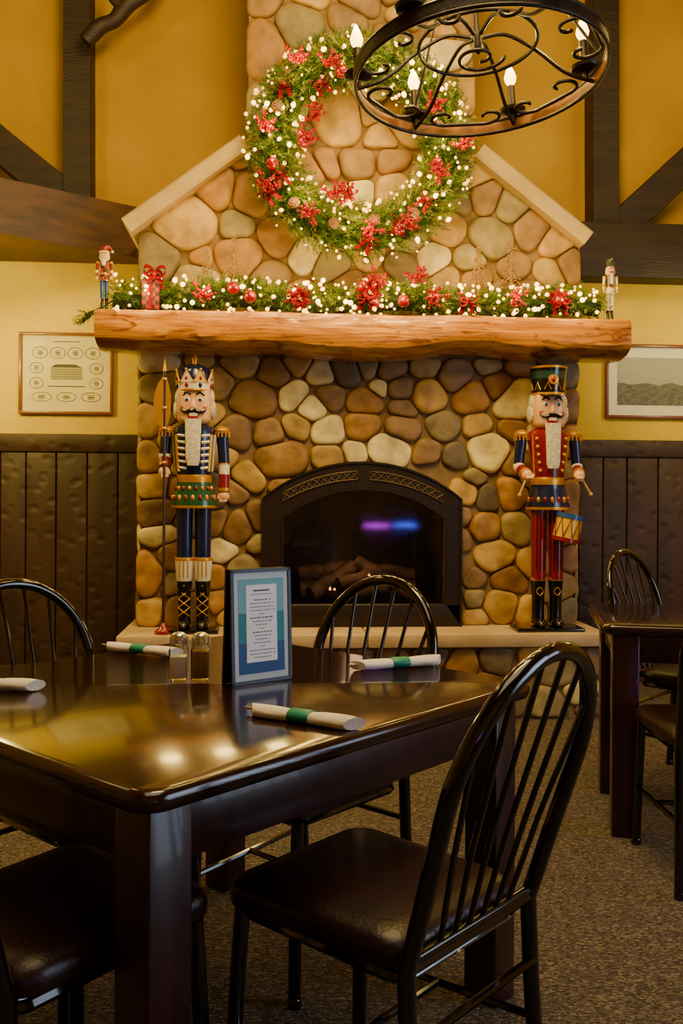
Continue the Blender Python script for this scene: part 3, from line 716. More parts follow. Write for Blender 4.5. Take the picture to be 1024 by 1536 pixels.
    for sx in (-1, 1):
        mb = MB(); mb.lathe([(1, 306, 0), (8, 304, 0), (11.5, 299, 0), (10.5, 295, 0), (0, 295, 0)], 16, Tr(sx*41, 0, 0))
        for i in range(12):
            a = 2*math.pi*i/12; mb.tube([(sx*41+10.5*math.cos(a), 10.5*math.sin(a), 297), (sx*41+11*math.cos(a), 11*math.sin(a), 289)], 1.3, 5)
        ob(mb, 'epaulette', GD)
        mb = MB(); sh = Vector((sx*41, 0, 294))
        if style == 'drummer': el = Vector((sx*46, 2, 250)); hd = Vector((sx*40, -26, 236))
        elif style == 'king' and sx < 0: el = Vector((-44, 2, 262)); hd = Vector((-43, -8, 238))
        else: el = Vector((sx*44, 0, 250)); hd = Vector((sx*44, -4, 203))
        if (hd-el).length > 30:
            mb.tube([sh, sh.lerp(el, .5), el], [9, 8.6, 8.2], 14, 0); mb.tube([el+Vector((0, 0, .5)), el-Vector((0, 0, 1.0))], 9, 14, 3)
            mb.tube([el, el.lerp(hd, .35)], [8.6, 8.2], 14, 2); mb.tube([el.lerp(hd, .33), el.lerp(hd, .8)], [8, 8.4], 14, 1); mb.tube([el.lerp(hd, .78), el.lerp(hd, .88)], 9.6, 14, 3)
        else:
            mb.tube([sh, el], [9, 8.2], 14, 0); mb.tube([el+Vector((0, 0, 2)), el-Vector((0, 0, 12))], 8.7, 14, 2); mb.tube([el-Vector((0, 0, 4)), hd+Vector((0, 0, 6))], 8.5, 14, 1)
        ob(mb, 'arm', [S['up'], S['low'], S['mid'], GD])
        mb = MB(); d = (hd-el).normalized(); mb.sph(hd+d*1.5, (8.8, 8.8, 9.2))
        for j in range(4): mb.tube([hd+d*2+Vector((sx*-4+sx*j*2.6-sx*1, -5.0, 1)), hd+d*7+Vector((sx*-4+sx*j*2.6-sx*1, -5.2, -2.5))], 1.8, 6)
        mb.tube([hd+Vector((-sx*6, -4, 2)), hd+d*4+Vector((-sx*8, -5, -1))], 2.0, 6)
        ob(mb, 'hand', SK)
    # blocky painted head
    mb = MB(); mb.loft([rrect(a, b, r_, 5, z) for a, b, r_, z in ((12, 10, 8, 306), (22, 19, 11, 310), (24.5, 20.5, 13, 316), (25, 21, 14, 340), (25, 21, 15, 352), (23.5, 20.5, 16, 362), (12, 12, 10, 364))])
    mb.lathe([(0, -9), (3.8, -7), (4.2, -3), (2.6, 3), (.8, 7)], 10, Tr(0, -22.5, 336)); ob(mb, 'head', SK, sharp=60)
    for sx in (-1, 1):
        mb = MB(); mb.sph((sx*9.5, -20.2, 343), (4.8, 2.4, 3.6), 0); mb.sph((sx*9.5, -22.2, 342.8), (2.5, 1, 2.6), 1, 10, 6); mb.sph((sx*9.5, -23.0, 342.8), (1.2, .6, 1.4), 2, 8, 5)
        ob(mb, 'eye', [WH, BL, BK])
        mb = MB(); mb.tube(catmull([(sx*4, -21.5, 350), (sx*10, -21.5, 353.5), (sx*16, -20, 349)], 4), [1.3]*4+[1.7]*4+[.5], 6, 0); ob(mb, 'eyebrow', BK)
        mb = MB(); mb.sph((sx*15.5, -18.5, 332), (4, 2.4, 3.4), 0, 10, 6); ob(mb, 'cheek', PK)
    mb = MB()
    for sx in (-1, 1):
        q = catmull([(0, -23, 328), (sx*6, -24, 326), (sx*13, -22.5, 324), (sx*19.5, -19, 329)], 5); n_ = len(q); mb.tube(q, [2.6+1.2*math.sin(math.pi*i/(n_-1))-2.4*(i/(n_-1)) for i in range(n_)], 8)
    ob(mb, 'moustache', M_fur if style == 'santa' else BK)
    mb = MB(); mb.box((0, -21.0, 319.5), (15, 5, 9), 0, bev=1); mb.box((0, -23.1, 320.5), (12, 2, 4.4), 1)
    for i in range(5): mb.box((-4.8+2.4*i, -24.2, 320.5), (.25, .3, 4.4), 2)
    mb.box((0, -22.5, 315.2), (16, 3.5, 2.6), 0, bev=.5); ob(mb, 'mouth', [RD, WH, BK])
    mb = MB(); bl = 68 if style != 'santa' else 40
    rings = []
    for i in range(11):
        t = i/10; w_ = 12.0*(1-.18*t)*(1 if t < .95 else .8)+(6 if style == 'santa' else 0)*(1-t); z = 314-bl*t; y = -25.5-2*math.sin(t*2)
        rings.append([(x_, y+y_, z) for x_, y_, _ in rrect(w_, 4.2, 3.5, 3)])
    mb.loft(rings); ob(mb, 'beard', M_fur)
    mb = MB()
    for sx in (-1, 1):
        for (x, y, z, rx, ry, rz_) in ((24.5, 3, 346, 5, 13, 14), (26.0, 4, 330, 6.0, 13, 15)): mb.sph((sx*x, y, z), (rx, ry, rz_), 0, 12, 8)
    mb.sph((0, 10, 336), (25, 15, 24)); ob(mb, 'hair', M_fur)
    mb = MB()
    if S['hat'] == 'crown':
        mb.lathe([(24.5, 355, 1), (25.5, 357, 1), (25, 359, 2), (26.2, 368, 1), (26.6, 370, 1), (24.5, 371, 0), (23.5, 384, 0), (18, 392, 0), (10, 396, 0), (4, 397.5, 1), (3.5, 401, 1), (5, 406, 1), (3, 410, 1), (.5, 412, 1)], 28)
        for i in range(8):
            a = 2*math.pi*i/8+math.pi/8; mb.add([(-9.8, 0, 368), (9.8, 0, 368), (0, -1.5, 386), (0, 2.0, 368)], [(0, 1, 2), (0, 2, 3), (1, 3, 2)], 2 if i % 2 else 4, Rz(a) @ Tr(0, -26.4, 0)); mb.sph(Rz(a) @ Vector((0, -28, 386.5)), 2, 1, 8, 6)
            mb.tube([Rz(a) @ Vector(p) for p in ((-9.8, -26.2, 369), (0, -28.2, 386), (9.8, -26.2, 369))], .9, 5, 1)
            mb.sph(Rz(a) @ Vector((0, -25.8, 364)), (3, 1.6, 4.0), 3 if i % 2 else 0, 8, 6)
            mb.sph(Rz(a) @ Vector((0, -27.2, 374)), (2.2, 1.2, 3.0), 3, 8, 6)
        ob(mb, 'crown', [NV, GD, WH, RD, GD])
    elif S['hat'] == 'shako':
        mb.lathe([(25, 357, 1), (26, 358, 1), (26, 361, 0), (26, 377, 0), (26.3, 382, 2), (27, 390, 2), (27.2, 393, 0), (28, 398, 1), (28.5, 401, 0), (0, 402, 0)], 28)
        mb.lathe([(8, 0), (7.5, 2), (0, 3)], 16, Tr(0, -25.5, 380) @ Matrix.Rotation(R(90), 4, 'X'), mat=1); mb.sph((0, -28, 380), (3.5, 2, 4.5), 3, 10, 6)
        for i in range(10): a = 2*math.pi*i/10; mb.tube([Rz(a) @ Vector(p) for p in ((25.7, -5, 365), (26.2, 0, 376), (25.7, 5, 365))], .8, 5, 1)
        mb.add([(-18, -18, 359), (18, -18, 359), (14, -32, 356), (-14, -32, 356), (0, -34, 355.5), (-18, -18, 357), (18, -18, 357), (14, -32, 354), (-14, -32, 354), (0, -34, 353.5)], [(0, 1, 2, 4, 3), (5, 8, 9, 7, 6), (0, 3, 8, 5), (3, 4, 9, 8), (4, 2, 7, 9), (2, 1, 6, 7), (0, 5, 6, 1)], 0)
        ob(mb, 'hat', [BK, GD, P('1b3f38'), RD])
    elif S['hat'] == 'santa':
        q = catmull([(0, 0, 360), (2, 0, 378), (14, 0, 390), (32, 0, 388), (46, -4, 370)], 5); n_ = len(q); mb.tube(q, [26*(1-i/(n_-1))**.9+3 for i in range(n_)], 18, 0)
        mb.tube([(26*math.cos(a), 24*math.sin(a), 361) for a in np.linspace(0, 2*math.pi, 25)[:-1]], 6, 8, 1, closed=True); mb.sph((48, -4, 364), 9, 1); ob(mb, 'hat', [P('7c050a', .7), M_fur])
    else:
        mb.lathe([(23, 357, 1), (25, 359, 1), (25, 364, 0), (30, 380, 0), (30, 400, 0), (24, 414, 0), (10, 420, 0), (0, 421, 0)], 24); mb.lathe([(0, 0), (4, 3), (5, 10), (2, 18), (0, 20)], 10, Tr(0, -24, 398), mat=1); ob(mb, 'hat', [P('2a3320', .7), GD])
    if style == 'king':
        mb = MB(); mb.tube([(-42, -16, 4), (-42, -16, 385)], 2.2, 10, 0); mb.tube([(-42, -16, 384), (-42, -16, 402)], [3.4, .4], 10, 1)
        for z in (250, 300, 330, 372): mb.sph((-42, -16, z), (4.2, 4.2, 3), 1, 12, 6)
        for sx, w_ in ((-1, 16), (1, 9)):
            pr_ = [(-42, 380), (-42+sx*w_*.6, 366), (-42+sx*w_*.95, 350), (-42+sx*w_, 335), (-42+sx*w_*.9, 320), (-42+sx*w_*.5, 306), (-42, 298)]
            mb.prism([(x, -17.2, z) for x, z in pr_], (0, 2.4, 0), 1)
        mb.lathe([(13, 0), (13, 4), (7, 9), (3, 16)], 18, Tr(-42, -16, 0), mat=2); ob(mb, 'halberd', [P('3a2616'), GD, RD])
    if style == 'drummer':
        for sx in (-1, 1):
            mb = MB(); b = Vector((60, -22, 208)) if sx > 0 else Vector((-52, -30, 206)); hdp = Vector((sx*40, -30, 236)); q = (hdp-b).normalized()
            mb.tube([b, hdp+q*6], 1.6, 8, 0); mb.sph(b, 3, 0); ob(mb, 'drumstick', P('d9a860'))
        M = Tr(22, -30, 158) @ Matrix.Rotation(R(12), 4, 'Y'); mb = MB()
        mb.lathe([(0, -22, 3), (19, -22, 3), (21, -22, 3), (21, -16, 0), (19.5, -16, 1), (19.5, 13, 0), (21, 13, 4), (21, 20, 3), (19, 20, 2), (0, 20, 2)], 28, M)
        for i in range(9):
            a0 = 2*math.pi*i/9; a1 = a0+math.pi/9; a2 = a0+2*math.pi/9; c3 = lambda a, z: (20*math.cos(a), 20*math.sin(a), z); mb.tube([c3(a0, -16), c3(a1, 13), c3(a2, -16)], 1.0, 5, 3, M=M)
        ob(mb, 'drum', [GD, P('d8b030'), WH, RD, BL])
    return root
nl = atY(290, 945, 4.98); nr = atY(819, 943, 4.98); kk = 1/281.0
nutcracker('tall king nutcracker with crown, striped coat and gilt halberd on hearth', (nl.x, 4.97, ZH), kk, 'king')
nutcracker('tall drummer nutcracker in red coat standing on hearth', (nr.x, 4.97, ZH), kk, 'drummer')
p = atY(162, 460, 4.95); nutcracker('small bearded nutcracker with red stocking hat on mantel', (p.x-.02, 4.95, mzt+.003), kk*.24, 'santa')
p = atY(912, 470, 4.97); nutcracker('small white-uniformed nutcracker with tall dark hat on mantel', (p.x+.01, 4.97, mzt+.003), kk*.235, 'white')

# ------------------------------------------------------------------ framed pictures
M_ink = mk('ink', H('5d5a44'), .8)
def picture(px0, py0, px1, py1, label, fcol, kind, fw):
    a = atY(px0, py0, YW-.03); b = atY(px1, py1, YW-.03); w = b.x-a.x; h = a.z-b.z
    root = thing('framed_picture', label, 'picture frame', ((a.x+b.x)/2, YW-.001, (a.z+b.z)/2)); mb = MB()
    for (cx, cz, dx, dz) in ((0, h/2-fw/2, w, fw), (0, -h/2+fw/2, w, fw), (-w/2+fw/2, 0, fw, h-2*fw), (w/2-fw/2, 0, fw, h-2*fw)): mb.box((cx, -.014, cz), (dx, .028, dz), bev=.004)
    mb.obj('frame', mk('frame_'+kind, H(fcol), .35, coat=.3), root)
    mb = MB(); mb.box((0, -.006, 0), (w-fw, .01, h-fw), 0)
    if kind == 'print':
        def ov(cx, cz, rx, rz):
            n = 28; mb.tube([(cx+rx*math.cos(2*math.pi*i/n), -.0125, cz+rz*math.sin(2*math.pi*i/n)) for i in range(n)], .0016, 4, 1, closed=True)
            for q in range(4): zz = cz-rz*.45+rz*.28*q; ww = rx*random.uniform(.5, .8); mb.box((cx, -.0118, zz), (ww, .001, rz*.1), 1)
            mb.box((cx, -.0118, cz), (rx*.7, .001, rz*.45), 2)
        W, Hh = w-fw*2, h-fw*2
        for i in range(4): ov(-W*.3+W*.2*i, Hh*.27, W*.085, Hh*.075)
        for i in range(2): ov((-1, 1)[i]*W*.34, Hh*.07, W*.075, Hh*.07); ov((-1, 1)[i]*W*.34, -Hh*.13, W*.075, Hh*.07)
        for i in range(3): ov(-W*.28+W*.28*i, -Hh*.31, W*.11, Hh*.06)
        mb.box((0, -.0118, 0), (W*.36, .001, Hh*.16), 2); mb.prism([(-W*.18, -.0122, Hh*.08), (W*.18, -.0122, Hh*.08), (W*.1, -.0122, Hh*.12), (-W*.12, -.0122, Hh*.12)], (0, .001, 0), 1)
        for q in range(5): mb.box((0, -.0126, -Hh*.07+Hh*.03*q), (W*.34, .001, .0022), 1)
        mb.box((0, -.0118, -Hh*.17), (W*.42, .001, .006), 1); mb.box((0, -.0118, Hh*.42), (W*.3, .001, .005), 1)
        mats = [mk('aged_paper', H('f2e4b4'), .7, col2=H('e6d69c'), vs=4), M_ink, mk('wash', H('b3aa82'), .8)]
    else:
        W, Hh = w-fw*2, h-fw*2; mb.box((.0, -.0118, 0), (W-.12, .001, Hh-.13), 1)
        zz = -Hh*.5+.065; n = 40; base = [(-(W-.12)/2+(W-.12)*i/n) for i in range(n+1)]
        pol = [(x, -.0124, zz+(Hh-.13)*(.45+.05*noise.noise(Vector((x*12, 0, 0)))+.02*noise.noise(Vector((x*60, 0, 0))))) for x in base]
        mb.prism([((W-.12)/2, -.0124, zz), (-(W-.12)/2, -.0124, zz)]+pol, (0, .001, 0), 2)
        mats = [mk('white_mat', H('eaeadc'), .7), mk('photo_sky', H('b0b1aa'), .6, col2=H('9a9b94'), vs=3), mk('photo_land', H('55544e'), .6, col2=H('77766e'), vs=40, stretch=(1, 1, 3))]
    mb.obj('print', mats, root, smooth=False)
picture(28, 497, 169, 622, 'thin wooden frame holding aged engraving of oval vignettes', '8a5224', 'print', .018)
picture(909, 515, 1085, 629, 'reddish wooden frame holding black and white landscape photograph', '7a3a18', 'photo', .02)

# ------------------------------------------------------------------ tables
def table(label, cx, cd, adir, W, D_, hz=.75, leg=.088, inset=.035):
    ang = cang(*adir); root = thing('dining_table', label, 'table', cw(cx, cd), ang)
    mb = MB(); rings = []
    for ins, z in ((.016, hz-.038), (.005, hz-.034), (0, hz-.022), (.001, hz-.010), (.006, hz-.003), (.015, hz)): rings.append(rrect(W/2-ins, D_/2-ins, .045, 6, z))
    mb.loft(rings); mb.obj('tabletop', M_table, root, sharp=50)
    mb = MB(); a = inset+.012; zc = hz-.038-.05
    for s_ in (-1, 1):
        mb.box((0, s_*(D_/2-a-.011), zc), (W-2*a-.1, .022, .1), bev=.002); mb.box((s_*(W/2-a-.011), 0, zc), (.022, D_-2*a-.1, .1), bev=.002)
    mb.obj('apron', M_tleg, root)
    for sx in (-1, 1):
        for sy in (-1, 1):
            mb = MB(); mb.box((sx*(W/2-inset-leg/2), sy*(D_/2-inset-leg/2), (hz-.038)/2), (leg, leg, hz-.038), bev=.005); mb.obj('leg', M_tleg, root)
    return root
av = Vector((.66, .751)); bv = Vector((-.751, .66)); Nc = Vector((-.288, 1.375)); TW, TD = 1.15, 1.10
tc_ = Nc+av*TW/2+bv*TD/2
table('glossy dark-stained wooden table set with menu and napkin rolls', tc_.x, tc_.y, (.66, .751), TW, TD)
l2 = Vector((.187, .982)); p2 = Vector((.982, -.187)); c2 = Vector((.90, 3.23)); W2, D2 = 1.15, .66; t2 = c2+p2*W2/2+l2*D2/2
table('dark mahogany wooden table beside the hearth', t2.x, t2.y, tuple(p2), W2, D2, leg=.09, inset=.045)
# ------------------------------------------------------------------ chairs
def chair(label):
    root = thing('dining_chair', label, 'chair', group='black metal hoop-back dining chairs'); r_ = .0155
    mb = MB(); rings = []
    for w, z in ((.186, .428), (.201, .434), (.203, .451), (.200, .467), (.188, .479), (.155, .485), (.08, .488)):
        ring = rrect(w, w*1.03, .05*w/.19, 5, z); ring = [(x*(1-.06*(-y/.2+1)/2), y+.018, zz) for x, y, zz in ring]; rings.append(ring)
    mb.loft(rings); mb.obj('seat', M_vinyl, root, sharp=60)
    mb = MB(); fr = rrect(.175, .185, .03, 4, .418); mb.tube(fr, .010, 6, closed=True)
    z = .20
    for sx in (-1, 1): mb.tube([(sx*.186, .205, z), (sx*.192, -.222, z+.02)], .008, 8)
    mb.tube([(-.190, 0, z+.01), (.190, 0, z+.01)], .008, 8)
    mb.tube([(-.186, -.207, .445), (.186, -.207, .445)], .010, 8); mb.tube([(-.19, -.217, .33), (.19, -.217, .33)], .008, 8)
    mb.obj('seat_frame', M_black, root)
    def by(z): return -.203-.16*((z-.44)/.51)**1.0
    pts = [(-.188, by(.44), .44), (-.194, by(.55), .55), (-.203, by(.66), .66), (-.208, by(.73), .73)]
    for i in range(1, 16):
        a = math.pi*(1-i/16); pts.append((.208*math.cos(a), by(.73+.215*math.sin(a)), .73+.215*math.sin(a)))
    pts += [(.208, by(.73), .73), (.203, by(.66), .66), (.194, by(.55), .55), (.188, by(.44), .44)]
    mb = MB(); mb.tube(catmull(pts, 3), r_, 12)
    mb.tube([(-.188, by(.46), .46), (.188, by(.46), .46)], .009, 8)
    for i in range(6):
        u = (i-2.5)/2.5; xb = u*.105; xt = u*.178; zt_ = .73+.215*math.sqrt(1-(xt/.208)**2)-.004
        mb.tube([(xb, by(.46), .46), (xb*.6+xt*.4, by(.62)+.004, .62), (xt, by(zt_), zt_)], .0055, 7)
    mb.obj('backrest', M_black, root, sharp=70)
    for sx in (-1, 1):
        mb = MB(); mb.tube([(sx*.188, -.204, .45), (sx*.19, -.21, .3), (sx*.195, -.23, .012)], r_, 12); mb.lathe([(.0165, 0), (.0175, .018), (.0155, .022)], 12, Tr(sx*.195, -.23, 0)); mb.obj('leg', M_black, root)
        mb = MB(); mb.tube([(sx*.175, .190, .424), (sx*.180, .200, .25), (sx*.186, .208, .012)], r_, 12); mb.lathe([(.0165, 0), (.0175, .018), (.0155, .022)], 12, Tr(sx*.186, .208, 0)); mb.obj('leg', M_black, root)
    return root
lab = 'black metal hoop-back chair with maroon vinyl seat'
def place(root, x, d, fx, fd): root.location = cw(x, d); root.rotation_euler = (0, 0, cang(fx, fd)-math.pi/2)
ch = chair(lab+' tucked at table'); bpy.context.view_layer.update()
place(ch, .078, 1.750, -.751, .66)
for (x, d, fx, fd, lb_) in ((-.105, 2.456, -.66, -.751, lab+' tucked at table'), (-.630, 2.312, .751, -.66, lab+' tucked at table'), (-.515, 1.650, .60, .80, lab+' tucked at table'),
                       (1.205, 3.00, .0, 1, lab+' at the smaller table'), (1.50, 3.86, .72, -.69, lab+' at the smaller table')):
    copytree(ch, cw(x, d), cang(fx, fd)-math.pi/2, lb_)

# ------------------------------------------------------------------ tabletop items
HZ = .7502
mx_, md_ = (-.266-.136)/2, (2.165+2.266)/2; ang = cang(.13, .10)
menu = thing('menu_holder', 'dark leather tabletop menu holder with teal-bordered menu card', 'menu', cw(mx_+.004, md_+.01, HZ), ang)
w, h = .168, .268
for s_ in (1, -1):
    M = Rz(0 if s_ > 0 else math.pi) @ Tr(0, -.014, h/2) @ Matrix.Rotation(R(-2.5), 4, 'X')
    mb = MB()
    for (cx, cz, dx, dz) in ((0, h/2-.004, w, .008), (0, -h/2+.004, w, .008), (-w/2+.004, 0, .008, h), (w/2-.004, 0, .008, h)): mb.box((cx, -.001, cz), (dx, .007, dz), 0, M)
    mb.box((0, .002, 0), (w-.004, .005, h-.004), 0, M)
    mb.obj('cover', P('090d16', .45, .1), menu, smooth=False)
    mb = MB(); iw, ih = w-.016, h-.016
    mb.box((0, -.0012, 0), (iw, .001, ih), 0, M); jw, jh = iw*.84, ih*.88
    mb.box((0, -.0018, jh*.32), (jw, .001, jh*.36), 1, M); mb.box((0, -.0018, -jh*.02), (jw, .001, jh*.32), 3, M); mb.box((0, -.0018, -jh*.34), (jw, .001, jh*.32), 2, M)
    mb.box((0, -.0026, .006), (iw*.56, .001, ih*.72), 4, M)
    rn = random.Random(4); z = ih*.33
    mb.box((0, -.0032, z), (iw*.3, .0006, .0035), 5, M); mb.box((0, -.0032, z-.009), (iw*.42, .0006, .0012), 5, M); z -= .022
    for i in range(17):
        if i in (4, 8, 13): mb.box((0, -.0032, z), (iw*.1, .0006, .0012), 5, M); z -= .009; continue
        L_ = iw*rn.uniform(.22, .46); x = -L_/2
        while x < L_/2:
            q = rn.uniform(.004, .011); mb.box((x+q/2, -.0032, z), (min(q, L_/2-x+.002), .0006, .0024 if i in (0, 5, 9) else .0017), 5, M); x += q+.0022
        z -= .0083
    mb.obj('menu_card', [P('c4ccd0', .4, 0), P('6cb0b8', .5, 0), P('0d4886', .5, 0), P('12808a', .5, 0), P('fbfcfa', .5, 0), P('3c444c', .5, 0)], menu, smooth=False)
mgl = bpy.data.materials.new('shaker_glass'); mgl.use_nodes = True; nt = mgl.node_tree; N = nt.nodes; L = nt.links; N.clear()
out = N.new('ShaderNodeOutputMaterial'); tr = N.new('ShaderNodeBsdfTransparent'); tr.inputs[0].default_value = (.97, .98, .95, 1); g = N.new('ShaderNodeBsdfGlossy'); g.inputs['Roughness'].default_value = .04
lw = N.new('ShaderNodeLayerWeight'); lw.inputs[0].default_value = .15; mxs = N.new('ShaderNodeMixShader')
L.new(lw.outputs['Fresnel'], mxs.inputs[0]); L.new(tr.outputs[0], mxs.inputs[1]); L.new(g.outputs[0], mxs.inputs[2]); L.new(mxs.outputs[0], out.inputs[0])
M_chr = mk('chrome', H('dcdcd8'), .2, .9)
M_salt = mk('salt', H('fffdf4'), .9); M_pep = mk('ground_pepper', H('c8a470'), .9, col2=H('7a6238'), vs=300)
for (x, nm, mm, lb_) in ((-.389, 'salt_shaker', M_salt, 'square glass salt shaker with chrome lid'), (-.336, 'pepper_shaker', M_pep, 'square glass pepper shaker with chrome lid')):
    root = thing(nm, lb_, 'shaker', cw(x, 2.245, HZ), cang(1, .1)); mb = MB()
    mb.loft([rrect(a, a, b, 4, z) for a, b, z in ((.018, .006, 0), (.0225, .006, .003), (.0225, .006, .07), (.0195, .010, .079), (.0175, .0155, .084), (.0175, .0155, .088))]); mb.obj('glass_jar', mgl, root, sharp=50)
    mb = MB(); mb.loft([rrect(.0200, .0200, .005, 4, z) for z in (.005, .055 if mm is M_salt else .068)]); mb.obj('contents', mm, root)
    mb = MB(); mb.lathe([(.0185, .084), (.0205, .086), (.0205, .100), (.018, .107), (.010, .112), (0, .113)], 24)
    for i in range(20): a = 2*math.pi*i/20; mb.tube([(.0207*math.cos(a), .0207*math.sin(a), .086), (.0207*math.cos(a), .0207*math.sin(a), .099)], .0009, 4)
    mb.obj('lid', M_chr, root)
M_nap = mk('napkin', H('f6eee4'), .85, col2=H('e2d8ca'), vs=10, bump=.3, bs=60)
M_band = P('0a8a72', .45, .1)
nap = thing('napkin_roll', 'white rolled napkin with teal paper band and cutlery', 'napkin roll', group='napkin rolls on the table')
mb = MB(); L0 = .235; rings = []
for i in range(25):
    t = i/24; x = -L0/2+L0*t; e = abs(2*t-1); rr = .0158*(1+.06*e-.16*e**8); pinch = 1-.12*math.exp(-((t-.5)/.14)**2)
    ring = []
    for j in range(24):
        a = 2*math.pi*j/24; u = ((a-t*1.6) % (2*math.pi))/(2*math.pi)   # spiral fold step running along the roll
        rj = rr*pinch*(1+.22*u*(.4+.5*e)+.06*noise.noise(Vector((t*7, j*.7, 1)))); sk = .014*math.cos(a)*(e**5)*(1 if t > .5 else -1)
        ring.append((x+sk, rj*1.28*math.cos(a), max(.0125+rj*.74*math.sin(a), .0004)))
    rings.append(ring)
mb.loft(rings)
mb.obj('napkin', M_nap, nap, sharp=35)
mb = MB(); mb.lathe([(.0162, -.024), (.0170, -.022), (.0170, .022), (.0162, .024)], 24, Tr(.0, 0, .0134) @ Matrix.Rotation(R(90), 4, 'Y'), sx=.78, sy=1.26); mb.obj('paper_band', M_band, nap)
mb = MB()
for q in (-1, 0, 1): mb.tube([(-.11, q*.003, .014), (-.136, q*.003, .016)], .0011, 5)
mb.box((-.11, 0, .014), (.02, .009, .002)); mb.tube([(-.10, .009, .012), (-.138, .010, .011)], .003, 6); mb.obj('cutlery', M_chr, nap)
def putnap(o, x0, d0, x1, d1): o.location = cw((x0+x1)/2, (d0+d1)/2, HZ); o.rotation_euler = (0, 0, cang(x1-x0, d1-d0))
putnap(nap, -.185, 1.886, .035, 1.76)
for (x0, d0, x1, d1) in ((.05, 2.37, .253, 2.45), (-.635, 2.63, -.475, 2.55), (-.90, 2.14, -.70, 2.10)):
    n_ = copytree(nap, (0, 0, 0), 0); putnap(n_, x0, d0, x1, d1)

# ------------------------------------------------------------------ chandelier
cc = cw(.435, 3.0, 2.552); chd = thing('chandelier', 'round wrought-iron chandelier with scrollwork and lit candle bulbs', 'chandelier', cc)
tilt = Matrix.Rotation(-PSI, 4, 'Z') @ Matrix.Rotation(R(-3.2), 4, 'Y') @ Matrix.Rotation(R(-4.5), 4, 'X')
chd.rotation_euler = tilt.to_euler()
RR = .400
M_amb = mk('amber_lit_band', H('8a5416'), .5, .2, col2=H('643a0e'), vs=20)  # candle glow on the ring's inner face, put into the colour
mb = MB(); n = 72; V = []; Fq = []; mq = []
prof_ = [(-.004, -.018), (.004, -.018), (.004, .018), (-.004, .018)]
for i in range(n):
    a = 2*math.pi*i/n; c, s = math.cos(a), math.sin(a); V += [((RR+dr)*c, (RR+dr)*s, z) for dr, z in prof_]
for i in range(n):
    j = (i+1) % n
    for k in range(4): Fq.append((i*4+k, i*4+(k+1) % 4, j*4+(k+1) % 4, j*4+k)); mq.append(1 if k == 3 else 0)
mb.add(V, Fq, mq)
for z, dr in ((-.020, 0), (.020, 0)): mb.tube([((RR+dr)*math.cos(2*math.pi*i/n), (RR+dr)*math.sin(2*math.pi*i/n), z) for i in range(n)], .0065, 8, closed=True)
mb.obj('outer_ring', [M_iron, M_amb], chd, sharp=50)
def spiral(c, r0, r1, a0, a1, n=26):
    return [(c[0]+(r0+(r1-r0)*i/n)*math.cos(a0+(a1-a0)*i/n), c[1]+(r0+(r1-r0)*i/n)*math.sin(a0+(a1-a0)*i/n)) for i in range(n+1)]
CANG = [R(12), R(64), R(117), R(172), R(232), R(292)]
mb = MB()
for k in range(6):
    M = Rz(CANG[k]); nxt = CANG[(k+1) % 6]+(2*math.pi if k == 5 else 0)
    arm = catmull([(.02, 0, .12), (.10, 0, .135), (.20, 0, .09), (.30, 0, .02), (.40, 0, -.005)], 6); mb.tube(arm, .0065, 7, M=M)
    M2 = Rz((CANG[k]+nxt)/2)
    l = spiral((.315, .075), .062, .014, -math.pi*.1, math.pi*1.5); r = [(x, -y) for x, y in l]
    mb.tube([(x, y, .01) for x, y in reversed(l)]+[(x, y, .01) for x, y in r], .0062, 7, M=M2)
l = spiral((0, 0), .085, .025, 0, math.pi*2.4, 40); mb.tube([(x, y, .05) for x, y in l], .006, 7)
mb.lathe([(0, .06), (.010, .07), (.016, .09), (.012, .11), (.016, .13), (.008, .16), (.006, .5)], 16)
mb.obj('scrollwork', M_iron, chd)
mb = MB(); r2 = .19; mb.tube([(r2*math.cos(2*math.pi*i/48), r2*math.sin(2*math.pi*i/48), .095) for i in range(48)], .0065, 8, closed=True); mb.obj('inner_ring', M_iron, chd)
M_cb = mk('candle_bulb', (1, .8, .4), .4, emit=(1.0, .58, .13), es=9)
lightpts = []
for k in range(6):
    a = CANG[k]; rr_ = RR-.01-(.02 if k == 0 else 0); x, y = rr_*math.cos(a), rr_*math.sin(a)
    mb = MB(); mb.lathe([(.008, .0), (.01, .025), (.044, .034), (.048, .044), (.016, .047), (.014, .050)], 20, Tr(x, y, 0)); mb.lathe([(.014, .045), (.014, .132), (.0, .133)], 14, Tr(x, y, 0)); mb.obj('candle_holder', M_iron, chd)
    mb = MB(); mb.lathe([(.008, .131), (.019, .150), (.022, .164), (.014, .190), (.003, .212), (0, .215)], 14, Tr(x, y, 0)); mb.obj('flame_bulb', M_cb, chd)
    lightpts.append((x*.97, y*.97, .19))
mb = MB()
for k in range(3):
    a = 2*math.pi*k/3+math.pi/2+.5; mb.tube([(RR*math.cos(a), RR*math.sin(a), .02), (.012*math.cos(a), .012*math.sin(a), .62)], .005, 6)
mb.tube([(.02*math.cos(t), 0, .64+.02*math.sin(t)) for t in np.linspace(0, 2*math.pi, 17)[:-1]], .005, 6, closed=True)
mb.obj('suspension_rod', M_iron, chd)
bpy.context.view_layer.update()
top = chd.matrix_world @ Vector((0, 0, .66)); mb = MB(); z = top.z; i = 0
while z < ZC-.0:
    M = Tr(top.x-cc.x, top.y-cc.y, z-cc.z) @ Rz(i*math.pi/2); mb.tube([(.012*math.cos(t), 0, .022*math.sin(t)) for t in np.linspace(0, 2*math.pi, 13)[:-1]], .0035, 5, closed=True, M=M); z += .034; i += 1
o = mb.obj('chain', M_iron, chd); bpy.context.view_layer.update(); o.matrix_world = Matrix.Translation(cc)

